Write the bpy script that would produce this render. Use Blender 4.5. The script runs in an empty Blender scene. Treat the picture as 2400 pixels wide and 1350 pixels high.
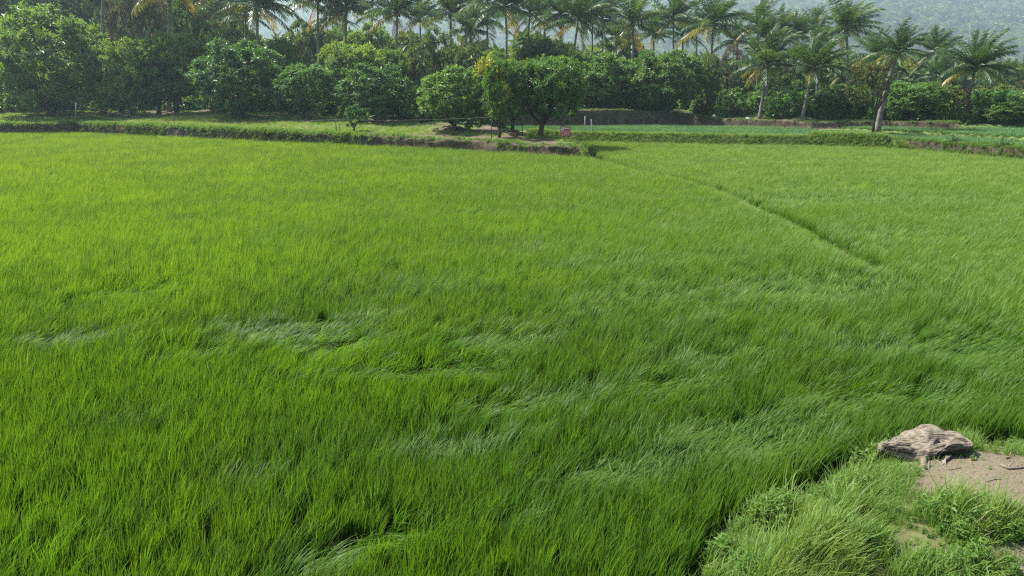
import bpy, math, random
import numpy as np
from mathutils import Vector
R = math.radians
sc = bpy.context.scene
# ------------------------------------------------------------------ camera
F_PX, HORIZON, CAM_Z = 1800.0, 220.0, 4.2          # photograph is 2400 x 1350
PITCH = math.atan((675 - HORIZON) / F_PX)
cam = bpy.data.cameras.new('camera')
cam.lens = 36.0 * F_PX / 2400.0
cam.sensor_width = 36.0
cam.clip_start, cam.clip_end = 0.05, 6000
cam_o = bpy.data.objects.new('camera', cam)
sc.collection.objects.link(cam_o)
cam_o.location = (0, 0, CAM_Z)
cam_o.rotation_euler = (math.pi / 2 - PITCH, 0, 0)
sc.camera = cam_o
# ------------------------------------------------------------------ world, sun, exposure
SUN_AZ, SUN_EL = R(-58), R(54)                      # clockwise from +Y
w = bpy.data.worlds.new('World'); sc.world = w; w.use_nodes = True
nt = w.node_tree; nt.nodes.clear()
sky = nt.nodes.new('ShaderNodeTexSky'); sky.sky_type = 'NISHITA'; sky.sun_disc = False
sky.sun_elevation = SUN_EL; sky.sun_rotation = SUN_AZ; sky.dust_density = 2.0; sky.air_density = 1.0
bg = nt.nodes.new('ShaderNodeBackground'); bg.inputs['Strength'].default_value = 0.085
wo = nt.nodes.new('ShaderNodeOutputWorld')
nt.links.new(sky.outputs[0], bg.inputs[0]); nt.links.new(bg.outputs[0], wo.inputs[0])
sl = bpy.data.lights.new('sun', 'SUN'); sl.energy = 5.0; sl.angle = R(0.5); sl.color = (1.0, 0.95, 0.86)
so = bpy.data.objects.new('sun', sl); sc.collection.objects.link(so)
so.rotation_euler = Vector((math.sin(SUN_AZ) * math.cos(SUN_EL), math.cos(SUN_AZ) * math.cos(SUN_EL), math.sin(SUN_EL))).to_track_quat('Z', 'Y').to_euler()
sc.view_settings.view_transform = 'Standard'; sc.view_settings.look = 'None'
sc.view_settings.exposure = 1.34; sc.view_settings.gamma = 1.0; sc.view_settings.use_curve_mapping = False
cy = sc.cycles
cy.max_bounces = 4; cy.diffuse_bounces = 2; cy.glossy_bounces = 1; cy.transmission_bounces = 2
cy.volume_bounces = 0; cy.transparent_max_bounces = 4; cy.use_denoising = False; cy.use_adaptive_sampling = False; cy.pixel_filter_type = 'BLACKMAN_HARRIS'; cy.filter_width = 1.25
cy.caustics_reflective = False; cy.caustics_refractive = False
# ------------------------------------------------------------------ helpers
rng = np.random.default_rng(7)
random.seed(7)
COL = sc.collection
SP, CP = math.sin(PITCH), math.cos(PITCH)

def ray(px, py):
    u = (px - 1200) / F_PX; v = (675 - py) / F_PX
    return np.array([u, CP + v * SP, -SP + v * CP])
def at_z(px, py, z):
    d = ray(px, py); t = (z - CAM_Z) / d[2]
    return np.array([d[0] * t, d[1] * t, z])
def at_y(px, py, Y):
    d = ray(px, py); t = Y / d[1]
    return np.array([d[0] * t, Y, CAM_Z + d[2] * t])
def px_scale(Y):
    return Y / F_PX / 0.985

def h2(ix, iy, seed):
    v = np.sin(ix * 127.1 + iy * 311.7 + seed * 74.7) * 43758.5453
    return v - np.floor(v)
def vnoise(x, y, seed=0):
    x = np.asarray(x, float); y = np.asarray(y, float)
    ix = np.floor(x); iy = np.floor(y); fx = x - ix; fy = y - iy
    fx = fx * fx * (3 - 2 * fx); fy = fy * fy * (3 - 2 * fy)
    a = h2(ix, iy, seed); b = h2(ix + 1, iy, seed); c = h2(ix, iy + 1, seed); d = h2(ix + 1, iy + 1, seed)
    return (a * (1 - fx) + b * fx) * (1 - fy) + (c * (1 - fx) + d * fx) * fy
def fbm(x, y, seed=0, o=4):
    s = 0; a = 0.5; n = 0
    for i in range(o):
        s = s + a * vnoise(x * 2 ** i, y * 2 ** i, seed + i * 3); n += a; a *= 0.5
    return s / n
def sstep(a, b, x):
    t = np.clip((x - a) / (b - a), 0, 1); return t * t * (3 - 2 * t)
def lerp(a, b, t): return a + (b - a) * t

def mk(name, V, F, mat=None, smooth=False):
    m = bpy.data.meshes.new(name)
    V = np.asarray(V, np.float32).reshape(-1, 3); F = np.asarray(F, np.int32)
    m.vertices.add(len(V)); m.vertices.foreach_set('co', V.ravel())
    m.loops.add(F.size); m.loops.foreach_set('vertex_index', F.ravel())
    m.polygons.add(len(F)); m.polygons.foreach_set('loop_start', np.arange(len(F), dtype=np.int32) * F.shape[1])
    m.update(calc_edges=True); m.validate()
    m.polygons.foreach_set('use_smooth', np.full(len(m.polygons), smooth, bool))
    if mat: m.materials.append(mat)
    return m
def fattr(m, name, vals):
    a = m.attributes.new(name, 'FLOAT', 'POINT'); a.data.foreach_set('value', np.asarray(vals, np.float32))
def ob(name, data, parent=None, loc=None):
    o = bpy.data.objects.new(name, data); COL.objects.link(o)
    if parent: o.parent = parent
    if loc is not None: o.location = loc
    return o
def tag(o, label=None, cat=None, group=None, kind=None):
    if label: o['label'] = label
    if cat: o['category'] = cat
    if group: o['group'] = group
    if kind: o['kind'] = kind
    return o

def tube_arrays(pts, rad, sides=7, cap=True):
    pts = np.asarray(pts, float); n = len(pts); rad = np.broadcast_to(np.asarray(rad, float), (n,))
    T = np.gradient(pts, axis=0); T /= np.linalg.norm(T, axis=1)[:, None] + 1e-9
    ref = np.array([0.31, 0.95, 0.05]) if abs(T[0][2]) > 0.6 else np.array([0.05, 0.1, 1.0])
    V = []
    for i in range(n):
        a = np.cross(T[i], ref); a /= np.linalg.norm(a) + 1e-9; b = np.cross(T[i], a)
        th = np.arange(sides) * 2 * math.pi / sides
        V.append(pts[i] + rad[i] * (np.cos(th)[:, None] * a + np.sin(th)[:, None] * b))
    V = np.concatenate(V); F = []
    for i in range(n - 1):
        for k in range(sides):
            k2 = (k + 1) % sides
            F.append((i * sides + k, i * sides + k2, (i + 1) * sides + k2, (i + 1) * sides + k))
    if cap:
        V = np.concatenate([V, pts[:1], pts[-1:]]); c0 = n * sides; c1 = c0 + 1
        for k in range(sides):
            k2 = (k + 1) % sides
            F.append((k2, k, c0, c0)); F.append(((n - 1) * sides + k, (n - 1) * sides + k2, c1, c1))
    return V, F
class MB:
    def __init__(s): s.V = []; s.F = []; s.n = 0
    def add(s, V, F):
        s.V.append(np.asarray(V, float).reshape(-1, 3)); s.F += [tuple(i + s.n for i in dict.fromkeys(f)) for f in F]; s.n += len(s.V[-1])
    def tube(s, pts, rad, sides=7, cap=True): s.add(*tube_arrays(pts, rad, sides, cap)); return s
    def box(s, c, d, rz=0.0):
        c = np.array(c, float); V = []
        for x in (-.5, .5):
            for y in (-.5, .5):
                for z in (-.5, .5):
                    X = x * d[0]; Y = y * d[1]
                    V.append(c + [X * math.cos(rz) - Y * math.sin(rz), X * math.sin(rz) + Y * math.cos(rz), z * d[2]])
        s.add(V, [(0, 1, 3, 2), (4, 6, 7, 5), (0, 4, 5, 1), (2, 3, 7, 6), (0, 2, 6, 4), (1, 5, 7, 3)]); return s
    def mesh(s, name, mat=None, smooth=False):
        m = bpy.data.meshes.new(name); m.from_pydata(np.concatenate(s.V).tolist(), [], s.F); m.update()
        if smooth: m.polygons.foreach_set('use_smooth', np.full(len(m.polygons), True, bool))
        if mat: m.materials.append(mat)
        return m
    def build(s, name, mat=None, parent=None, smooth=False): return ob(name, s.mesh(name, mat, smooth), parent)

# ------------------------------------------------------------------ materials
def nodes(name):
    m = bpy.data.materials.new(name); m.use_nodes = True; t = m.node_tree; t.nodes.clear(); return m, t
def N(t, typ, **kw):
    n = t.nodes.new(typ)
    for k, v in kw.items(): setattr(n, k, v)
    return n
def ramp(t, fac, stops):
    r = N(t, 'ShaderNodeValToRGB'); e = r.color_ramp.elements
    while len(e) < len(stops): e.new(0.5)
    for i, (p, c) in enumerate(stops): e[i].position = p; e[i].color = (*c, 1)
    t.links.new(fac, r.inputs[0]); return r.outputs[0]
def mixc(t, f, a, b, typ='MIX'):
    n = N(t, 'ShaderNodeMix', data_type='RGBA', blend_type=typ)
    for s, v in ((n.inputs[0], f), (n.inputs[6], a), (n.inputs[7], b)):
        if isinstance(v, bpy.types.NodeSocket): t.links.new(v, s)
        else: s.default_value = v if not isinstance(v, tuple) else (*v, 1)
    return n.outputs[2]
def noise(t, scale, detail=3, coord='Object', dim=None, rough=0.55):
    n = N(t, 'ShaderNodeTexNoise'); n.inputs['Scale'].default_value = scale; n.inputs['Detail'].default_value = detail; n.inputs['Roughness'].default_value = rough
    if coord == 'World':
        g = N(t, 'ShaderNodeNewGeometry'); t.links.new(g.outputs['Position'], n.inputs['Vector'])
    else:
        g = N(t, 'ShaderNodeTexCoord'); t.links.new(g.outputs[coord], n.inputs['Vector'])
    return n.outputs['Fac']
def leaf_mat(name, stops, trans, tw=0.4, rough=0.42, spec=0.5, vscale=6.0, wscale=0.35, wcol=None, wstops=(0.5, 0.68), tip=None):
    """thin leaf: principled reflection mixed with coloured translucency; colour varies per plant, per leaf and over the place"""
    m, t = nodes(name)
    oi = N(t, 'ShaderNodeObjectInfo'); nz = noise(t, vscale, 2)
    add = N(t, 'ShaderNodeMath', operation='ADD'); t.links.new(oi.outputs['Random'], add.inputs[0]); t.links.new(nz, add.inputs[1])
    hf = N(t, 'ShaderNodeMath', operation='MULTIPLY'); t.links.new(add.outputs[0], hf.inputs[0]); hf.inputs[1].default_value = 0.5
    col = ramp(t, hf.outputs[0], stops)
    if wcol:
        wn = noise(t, wscale, 3, 'World'); mr = N(t, 'ShaderNodeMapRange'); t.links.new(wn, mr.inputs[0]); mr.inputs[1].default_value = wstops[0]; mr.inputs[2].default_value = wstops[1]
        col = mixc(t, mr.outputs[0], col, wcol)
    if tip:
        at = N(t, 'ShaderNodeAttribute', attribute_name='t'); pw = N(t, 'ShaderNodeMath', operation='POWER'); t.links.new(at.outputs['Fac'], pw.inputs[0]); pw.inputs[1].default_value = 2.5
        col = mixc(t, pw.outputs[0], col, tip)
    tcol = mixc(t, 1.0, col, trans, 'MULTIPLY')
    p = N(t, 'ShaderNodeBsdfPrincipled'); t.links.new(col, p.inputs['Base Color'])
    p.inputs['Roughness'].default_value = rough; p.inputs['Specular IOR Level'].default_value = spec
    tr = N(t, 'ShaderNodeBsdfTranslucent'); t.links.new(tcol, tr.inputs[0])
    mx = N(t, 'ShaderNodeMixShader'); mx.inputs[0].default_value = tw
    t.links.new(p.outputs[0], mx.inputs[1]); t.links.new(tr.outputs[0], mx.inputs[2])
    o = N(t, 'ShaderNodeOutputMaterial'); t.links.new(mx.outputs[0], o.inputs[0]); return m
def solid_mat(name, stops, scale=4.0, rough=0.8, spec=0.3, bump=0.0, bscale=30.0, coord='Object', metal=0.0, stretch=None):
    m, t = nodes(name)
    if stretch:
        tc = N(t, 'ShaderNodeTexCoord'); mp = N(t, 'ShaderNodeMapping'); mp.inputs['Scale'].default_value = stretch
        t.links.new(tc.outputs['Object'], mp.inputs[0])
        n = N(t, 'ShaderNodeTexNoise'); n.inputs['Scale'].default_value = scale; n.inputs['Detail'].default_value = 6; t.links.new(mp.outputs[0], n.inputs['Vector']); f = n.outputs['Fac']
    else: f = noise(t, scale, 5, coord)
    col = ramp(t, f, stops)
    p = N(t, 'ShaderNodeBsdfPrincipled'); t.links.new(col, p.inputs['Base Color'])
    p.inputs['Roughness'].default_value = rough; p.inputs['Specular IOR Level'].default_value = spec; p.inputs['Metallic'].default_value = metal
    if bump:
        b = N(t, 'ShaderNodeBump'); b.inputs['Strength'].default_value = bump; b.inputs['Distance'].default_value = 0.03
        if stretch: t.links.new(f, b.inputs['Height'])
        else: t.links.new(noise(t, bscale, 5, coord), b.inputs['Height'])
        t.links.new(b.outputs[0], p.inputs['Normal'])
    o = N(t, 'ShaderNodeOutputMaterial'); t.links.new(p.outputs[0], o.inputs[0]); return m

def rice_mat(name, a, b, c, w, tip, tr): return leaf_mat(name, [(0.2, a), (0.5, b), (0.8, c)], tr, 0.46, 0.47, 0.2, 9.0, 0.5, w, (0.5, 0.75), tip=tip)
M_RICE = rice_mat('rice_leaf', (0.016, 0.073, 0.010), (0.030, 0.113, 0.011), (0.061, 0.16, 0.014), (0.069, 0.145, 0.012), (0.106, 0.19, 0.024), (1.72, 1.66, 0.4))  # near copy, darkened: the shade of the nearest rice put into its colour
M_RICE_M = rice_mat('lit_rice_leaf', (0.029, 0.111, 0.014), (0.054, 0.168, 0.016), (0.099, 0.224, 0.02), (0.112, 0.215, 0.02), (0.162, 0.257, 0.038), (1.55, 1.47, 0.36))  # middle copy: stronger light on the rice farther off painted as paler leaf
M_RICE_F = rice_mat('yellower_rice_leaf', (0.039, 0.123, 0.014), (0.073, 0.187, 0.018), (0.126, 0.243, 0.025), (0.137, 0.238, 0.025), (0.187, 0.277, 0.045), (1.58, 1.49, 0.36))  # far copy: brightest light at the back painted as lighter, yellower leaf
M_RICE_S = leaf_mat('young_rice_leaf', [(0.2, (0.035, 0.12, 0.03)), (0.5, (0.055, 0.16, 0.038)), (0.8, (0.075, 0.185, 0.04))], (1.7, 1.5, 0.9), 0.42, 0.46, 0.4, 9.0, 0.25, (0.075, 0.18, 0.025), (0.45, 0.6))
M_GRASS = leaf_mat('short_grass', [(0.2, (0.07, 0.17, 0.015)), (0.5, (0.12, 0.225, 0.018)), (0.8, (0.17, 0.24, 0.035))], (1.9, 1.7, 0.6), 0.47, 0.5, 0.4, 5.0, 0.4, (0.22, 0.24, 0.10), (0.55, 0.75))
M_WILD = leaf_mat('wild_grass', [(0.15, (0.045, 0.128, 0.016)), (0.5, (0.09, 0.20, 0.026)), (0.85, (0.165, 0.265, 0.055))], (1.7, 1.5, 0.6), 0.4, 0.5, 0.25, 7.0, 0.9, (0.18, 0.24, 0.06), (0.5, 0.78), tip=(0.18, 0.27, 0.06))
M_STRAW = leaf_mat('dry_grass', [(0.2, (0.3, 0.25, 0.12)), (0.6, (0.42, 0.36, 0.19)), (0.9, (0.3, 0.3, 0.12))], (1.1, 1.0, 0.7), 0.3, 0.6, 0.3)
M_HERB = leaf_mat('herb_leaf', [(0.2, (0.055, 0.14, 0.02)), (0.5, (0.10, 0.2, 0.03)), (0.8, (0.17, 0.26, 0.05))], (1.6, 1.5, 0.7), 0.38, 0.5, 0.3, 12.0)
M_MANGO = leaf_mat('mango_leaf', [(0.15, (0.034, 0.10, 0.03)), (0.5, (0.064, 0.162, 0.038)), (0.85, (0.122, 0.228, 0.046))], (2.1, 1.9, 0.7), 0.34, 0.45, 0.4, 9.0, 0.5, (0.095, 0.17, 0.028), (0.52, 0.75))
M_MANGO_B = leaf_mat('bright_mango_leaf', [(0.15, (0.052, 0.14, 0.034)), (0.5, (0.10, 0.208, 0.042)), (0.85, (0.168, 0.27, 0.052))], (2.0, 1.8, 0.6), 0.34, 0.45, 0.4, 9.0, 0.5, (0.12, 0.19, 0.03), (0.5, 0.75))
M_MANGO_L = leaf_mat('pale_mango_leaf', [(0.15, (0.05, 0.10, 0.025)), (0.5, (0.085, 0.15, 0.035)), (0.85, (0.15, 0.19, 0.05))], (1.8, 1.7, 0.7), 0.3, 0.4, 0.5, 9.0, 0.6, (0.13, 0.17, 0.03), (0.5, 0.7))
M_FLUSH = leaf_mat('new_mango_leaf', [(0.15, (0.22, 0.27, 0.02)), (0.5, (0.38, 0.4, 0.03)), (0.85, (0.48, 0.45, 0.05))], (1.4, 1.2, 0.5), 0.35, 0.4, 0.5, 9.0)
M_OLIVE = leaf_mat('olive_leaf', [(0.15, (0.05, 0.075, 0.015)), (0.5, (0.085, 0.105, 0.02)), (0.85, (0.14, 0.13, 0.03))], (1.7, 1.4, 0.6), 0.3, 0.5, 0.4, 9.0)
M_TWIGGY = leaf_mat('sparse_brown_leaf', [(0.15, (0.08, 0.075, 0.04)), (0.5, (0.14, 0.125, 0.065)), (0.85, (0.17, 0.18, 0.07))], (1.2, 1.1, 0.8), 0.3, 0.6, 0.3, 9.0)
M_PALM = leaf_mat('palm_leaflet', [(0.15, (0.024, 0.064, 0.02)), (0.5, (0.042, 0.095, 0.026)), (0.85, (0.078, 0.135, 0.032))], (1.8, 1.65, 0.6), 0.34, 0.46, 0.38, 1.2)
M_PALM_Y = leaf_mat('yellowing_palm_leaflet', [(0.15, (0.13, 0.17, 0.03)), (0.5, (0.22, 0.21, 0.035)), (0.85, (0.3, 0.22, 0.04))], (1.6, 1.3, 0.5), 0.35, 0.38, 0.5, 1.2)
M_PALM_D = leaf_mat('dead_palm_leaflet', [(0.15, (0.17, 0.11, 0.045)), (0.5, (0.30, 0.185, 0.06)), (0.85, (0.36, 0.26, 0.09))], (1.4, 1.0, 0.5), 0.4, 0.6, 0.3, 1.2)
M_FOREST = leaf_mat('forest_leaf', [(0.1, (0.035, 0.085, 0.02)), (0.5, (0.08, 0.15, 0.035)), (0.9, (0.17, 0.24, 0.07))], (1.8, 1.6, 0.7), 0.3, 0.5, 0.4, 1.0, 0.02, (0.10, 0.15, 0.05), (0.5, 0.7))
M_BARK = solid_mat('mango_bark', [(0.3, (0.035, 0.028, 0.022)), (0.7, (0.11, 0.09, 0.075))], 6.0, 0.9, 0.2, 0.5, 25)
M_PTRUNK = solid_mat('palm_bark', [(0.3, (0.10, 0.085, 0.07)), (0.7, (0.27, 0.24, 0.21))], 2.5, 0.9, 0.2, 0.6, 14)
M_PETIOLE = solid_mat('palm_petiole', [(0.3, (0.16, 0.2, 0.05)), (0.7, (0.3, 0.3, 0.11))], 2.0, 0.5, 0.4)
M_NUT = solid_mat('coconut_husk', [(0.3, (0.10, 0.13, 0.02)), (0.7, (0.3, 0.22, 0.04))], 2.0, 0.5, 0.4)
M_GALV = solid_mat('galvanised_steel', [(0.3, (0.13, 0.16, 0.17)), (0.7, (0.22, 0.26, 0.28))], 3.0, 0.55, 0.4)
M_WIRE = solid_mat('dull_wire', [(0.3, (0.14, 0.15, 0.15)), (0.7, (0.24, 0.25, 0.25))], 3.0, 0.6, 0.3)
M_STICK = solid_mat('dark_stick', [(0.3, (0.03, 0.03, 0.028)), (0.7, (0.07, 0.06, 0.05))], 6.0, 0.8)
M_RED = solid_mat('red_sign_paint', [(0.3, (0.36, 0.02, 0.035)), (0.7, (0.45, 0.035, 0.05))], 5.0, 0.4, 0.5)
M_FRAME = solid_mat('rusty_sign_frame', [(0.3, (0.10, 0.03, 0.025)), (0.7, (0.17, 0.06, 0.045))], 8.0, 0.7)
M_SIGNW = solid_mat('white_sign_paint', [(0.3, (0.75, 0.72, 0.75)), (0.7, (0.82, 0.8, 0.82))], 8.0, 0.5)
M_SIGNB = solid_mat('dark_sign_ink', [(0.3, (0.10, 0.04, 0.09)), (0.7, (0.14, 0.05, 0.11))], 8.0, 0.5)
M_SACK = solid_mat('white_woven_sack', [(0.3, (0.66, 0.65, 0.62)), (0.7, (0.8, 0.79, 0.77))], 9.0, 0.7, 0.3, 0.4, 40)
M_SACKG = solid_mat('grey_woven_sack', [(0.3, (0.3, 0.31, 0.29)), (0.7, (0.46, 0.47, 0.44))], 9.0, 0.7, 0.3, 0.4, 40)
M_WOOD = solid_mat('weathered_wood', [(0.3, (0.04, 0.032, 0.024)), (0.48, (0.155, 0.13, 0.098)), (0.75, (0.28, 0.245, 0.19))], 9.0, 0.9, 0.2, 0.8, stretch=(1.0, 4.0, 7.0))
M_TWIG = solid_mat('dry_twig', [(0.3, (0.09, 0.07, 0.055)), (0.7, (0.24, 0.2, 0.16))], 12.0, 0.9)
M_CLOD = solid_mat('soil_clod', [(0.3, (0.12, 0.09, 0.06)), (0.7, (0.22, 0.175, 0.12))], 20.0, 0.95, 0.2, 0.6, 60)

# ------------------------------------------------------------------ lie of the land (camera stands at x=0,y=0 looking along +y)
def poly(pts, z): return np.array([at_z(a, b, z)[:2] for a, b in pts])
CAN = 0.6
E_P = poly([(-500, 325), (-200, 312), (0, 309), (110, 308), (180, 306), (400, 316), (600, 325), (800, 333), (1000, 341), (1200, 351), (1395, 362)], CAN)
E_P = np.vstack([E_P, [[E_P[-1][0] + 0.6, E_P[-1][1]], [E_P[-1][0] + 1.2, E_P[-1][1] + 2]]])
R_P = poly([(1400, 363), (1440, 373), (1500, 386), (1600, 405), (1690, 431), (1780, 470), (1850, 496), (1960, 556), (2060, 600), (2200, 652), (2400, 732), (2700, 850), (3100, 1000)], CAN)
R_P = R_P[np.argsort(R_P[:, 1])]
XR_P = np.array([(40, 4.6), (45.6, 4.9), (49, 5.3), (53, 4.9), (57, 4.0), (62, 0.5), (70, -1.0), (80, -2.5), (95, -4)])
B1_P = poly([(900, 318), (1215, 324), (1400, 328), (1500, 330), (1700, 334), (1900, 337), (2085, 341), (2200, 351), (2400, 368), (2700, 388), (3200, 410)], 0.44)
D_P = np.array([at_z(a, b, 1.28)[:2] for a, b in [(1150, 291), (1385, 290), (1450, 289), (1600, 287), (1700, 290), (1800, 293), (1900, 296.5), (2000, 298), (2100, 300), (2200, 303), (2268, 305), (2500, 312)]])
D_TOP = np.array([(1150, 256), (1400, 258), (1550, 264), (1600, 268), (1650, 276), (1700, 280), (1800, 283), (1900, 287), (2000, 284), (2100, 285), (2200, 287), (2268, 289), (2500, 292)], float)
D_TZ = np.array([at_y(a, b, float(np.interp(at_y(a, b, 60)[0] / 60, D_P[:, 0] / D_P[:, 1], D_P[:, 1])) + 0.5)[2] for a, b in D_TOP])
D_TX = np.array([(a - 1200) / F_PX for a, b in D_TOP])
XD = float(D_P[10][0]) + 0.1
B3_P = poly([(1980, 306), (2040, 309), (2130, 315), (2240, 320), (2400, 330), (2700, 346), (3200, 366)], 1.08)
LB_P = poly([(-250, 382), (0, 333), (60, 322), (118, 311)], CAN)            # the small bund at the far left
MOUND = poly([(1640, 1500), (1642, 1350), (1655, 1300), (1690, 1228), (1740, 1188), (1800, 1166), (1880, 1122), (1990, 1064), (2080, 1036), (2180, 1008), (2260, 1003), (2330, 1014), (2420, 1024), (2700, 1050), (3100, 1200), (3300, 1700)], 0.3)

def seg_dist(x, y, P, closed=False):
    x = np.asarray(x, float); y = np.asarray(y, float); d = np.full(x.shape, 1e9)
    n = len(P)
    for i in range(n if closed else n - 1):
        ax, ay = P[i]; bx, by = P[(i + 1) % n]; dx, dy = bx - ax, by - ay
        t = np.clip(((x - ax) * dx + (y - ay) * dy) / (dx * dx + dy * dy + 1e-9), 0, 1)
        d = np.minimum(d, np.hypot(x - ax - t * dx, y - ay - t * dy))
    return d
def inside(x, y, P):
    r = np.zeros(np.shape(x), bool); n = len(P)
    for i in range(n):
        ax, ay = P[i]; bx, by = P[(i + 1) % n]
        c = (ay > y) != (by > y)
        r ^= c & (x < (bx - ax) * (y - ay) / (by - ay + 1e-12) + ax)
    return r
def mound_sd(x, y):
    d = seg_dist(x, y, MOUND, True); return np.where(inside(x, y, MOUND), d, -d)
def fE(x): return np.interp(x, E_P[:, 0], E_P[:, 1])
def fR(y): return np.interp(y, R_P[:, 1], R_P[:, 0])
def fXR(y): return np.interp(y, XR_P[:, 0], XR_P[:, 1])
def fB1(x): return np.interp(x, B1_P[:, 0], B1_P[:, 1])
def fB3(x): return np.interp(x, B3_P[:, 0], B3_P[:, 1])
def fD(x): return np.interp(x, D_P[:, 0], D_P[:, 1])
T2Z, T3Z = 0.93, 1.2
BUMPS = []
def H(x, y):
    x = np.asarray(x, float); y = np.asarray(y, float)
    n1 = fbm(x * 0.8, y * 0.8, 3) - 0.5; n2 = fbm(x * 3.0, y * 3.0, 9) - 0.5
    z = -0.05 * sstep(0.05, 0.3, x - fR(y)) + 0 * x
    z = z + 0.05 * n1
    # right hand terraces
    jb = 0.25 * n1
    rt = sstep(-1.5, 0.0, x - fXR(y)) * (y > 35)
    b1 = sstep(0.55, 1.15, y - fB1(x)) * rt
    z = lerp(z, T2Z + 0.06 * n1 + 0.05 * np.exp(-((y - fB1(x) - 1.2) / 0.5) ** 2), b1)
    x3 = sstep(26, 31, x)
    b3 = sstep(-0.7, 1.3, y - fB3(x)) * x3
    z = lerp(z, T3Z + 0.18 * np.exp(-((y - fB3(x) - 0.9) / 0.4) ** 2), b3)
    zd = np.interp(x / np.maximum(y, 1), D_TX, D_TZ) + 0.25 * n1
    zd = zd + 0.006 * np.clip(y - fD(x), 0, 60)
    dd = sstep(0.6, 1.1, y - fD(x)) * sstep(-0.3, 0.3, XD - x) * rt
    z = lerp(z, zd, dd)
    z = lerp(z, 1.7, sstep(66, 70, y) * sstep(-0.3, 0.3, x - XD))
    # orchard on the left and the spit at its end
    t = np.clip((8 - x) / 40, 0, 1); s = np.maximum(y - fE(x), 0) * 0.85
    zo = 0.88 + 0.30 * t + (0.02 + 0.05 * t) * np.minimum(s, 25) + 0.012 * np.maximum(s - 25, 0) + 0.3 * n1 + 0.10 * n2
    o = sstep(0.7, 1.2, s) * sstep(0.0, 0.9, fXR(y) - x + 0.4 * n1)
    z = np.where(y > 35, lerp(z, zo, o), z)
    far = sstep(95, 130, y); z = lerp(z, 3.0 + 0.008 * (y - 100), far)
    for bx, by, br, bh in BUMPS:
        z = z + bh * np.exp(-(((x - bx) / br) ** 2 + ((y - by) / br) ** 2) ** 1.5)
    # grassy mound in the foreground
    sd = mound_sd(x, y)
    zm = 0.22 + 0.24 * sstep(0.0, 1.6, sd) + 0.10 * n1 + 0.05 * n2
    z = np.where(y < 16, lerp(z, zm, sstep(-0.15, 0.25, sd)), z)
    return z
def Hs(x, y): return float(H(np.array([x]), np.array([y]))[0])
def ground_hit(px, py, y0=3.0, y1=140.0):
    d = ray(px, py); ys = np.linspace(y0, y1, 2500)
    t = ys / d[1]; xs = d[0] * t; zs = CAM_Z + d[2] * t
    b = zs <= H(xs, ys)
    i = int(np.argmax(b)) if b.any() else len(ys) - 1
    return np.array([xs[i], ys[i], Hs(xs[i], ys[i])])

for _a, _b, _r, _h in [(362, 268, 1.5, .4), (560, 275, 1.6, .35), (706, 276, 1.9, .5), (892, 283, 2.0, .5), (1050, 305, 1.8, .35), (1190, 312, 2.0, .3), (1255, 320, 1.3, .2), (300, 265, 1.3, .3), (1782, 279, 1.6, .45), (1880, 281, 1.4, .35)]:
    _g = ground_hit(_a, _b); BUMPS.append((_g[0], _g[1], _r, _h))
# ground sheet: fan of quads, fine near by and coarse far away, to beyond the foot of the hills
ang = np.concatenate([np.linspace(-82, -37, 30)[:-1], np.linspace(-37, 37, 371), np.linspace(37, 82, 30)[1:]])
rad = [1.5]
while rad[-1] < 2200: rad.append(rad[-1] + (max(0.06, rad[-1] * 0.0085) if rad[-1] < 110 else rad[-1] * 0.06))
rad = np.array(rad)
A, Rr = np.meshgrid(np.radians(ang), rad)
GX = Rr * np.sin(A); GY = Rr * np.cos(A); GZ = H(GX, GY)
GZ = np.where(Rr > 400, np.minimum(GZ, 5.0), GZ)
nr, na = GX.shape
idx = np.arange(nr * na).reshape(nr, na)
Fq = np.stack([idx[:-1, :-1], idx[:-1, 1:], idx[1:, 1:], idx[1:, :-1]], -1).reshape(-1, 4)
behind = np.array([[-40, -40, 0.2], [40, -40, 0.2]])
def ground_mat():
    m, t = nodes('earth')
    soil = ramp(t, noise(t, 1.6, 6, 'World'), [(0.3, (0.06, 0.045, 0.032)), (0.5, (0.11, 0.082, 0.058)), (0.72, (0.18, 0.14, 0.10))])
    sand = ramp(t, noise(t, 55, 6, 'World', rough=0.7), [(0.3, (0.07, 0.057, 0.039)), (0.5, (0.138, 0.114, 0.078)), (0.7, (0.215, 0.182, 0.13))])
    mud = ramp(t, noise(t, 4, 4, 'World'), [(0.3, (0.008, 0.010, 0.006)), (0.7, (0.022, 0.02, 0.013))])
    turf = ramp(t, noise(t, 3.0, 5, 'World'), [(0.3, (0.06, 0.125, 0.02)), (0.55, (0.11, 0.19, 0.028)), (0.75, (0.16, 0.17, 0.055))])
    def at(n): a = N(t, 'ShaderNodeAttribute', attribute_name=n); return a.outputs['Fac']
    col = mixc(t, at('paddy'), soil, mud); col = mixc(t, at('turf'), col, turf); col = mixc(t, at('sand'), col, sand)
    p = N(t, 'ShaderNodeBsdfPrincipled'); t.links.new(col, p.inputs['Base Color']); p.inputs['Roughness'].default_value = 0.95; p.inputs['Specular IOR Level'].default_value = 0.15
    b = N(t, 'ShaderNodeBump'); b.inputs['Strength'].default_value = 0.7; b.inputs['Distance'].default_value = 0.02
    t.links.new(noise(t, 45, 6, 'World', rough=0.7), b.inputs['Height']); t.links.new(b.outputs[0], p.inputs['Normal'])
    o = N(t, 'ShaderNodeOutputMaterial'); t.links.new(p.outputs[0], o.inputs[0]); return m
gm = mk('ground', np.stack([GX, GY, GZ], -1).reshape(-1, 3), Fq, ground_mat(), True)
sdm = mound_sd(GX, GY)
orch = (GY > fE(GX)) & (GX < fXR(GY)); near_paddy = ((GY < fE(GX)) | (GX > fXR(GY))) & (GY < fB1(GX)) & (sdm < 0)
s_in = GY - fE(GX)
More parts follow.
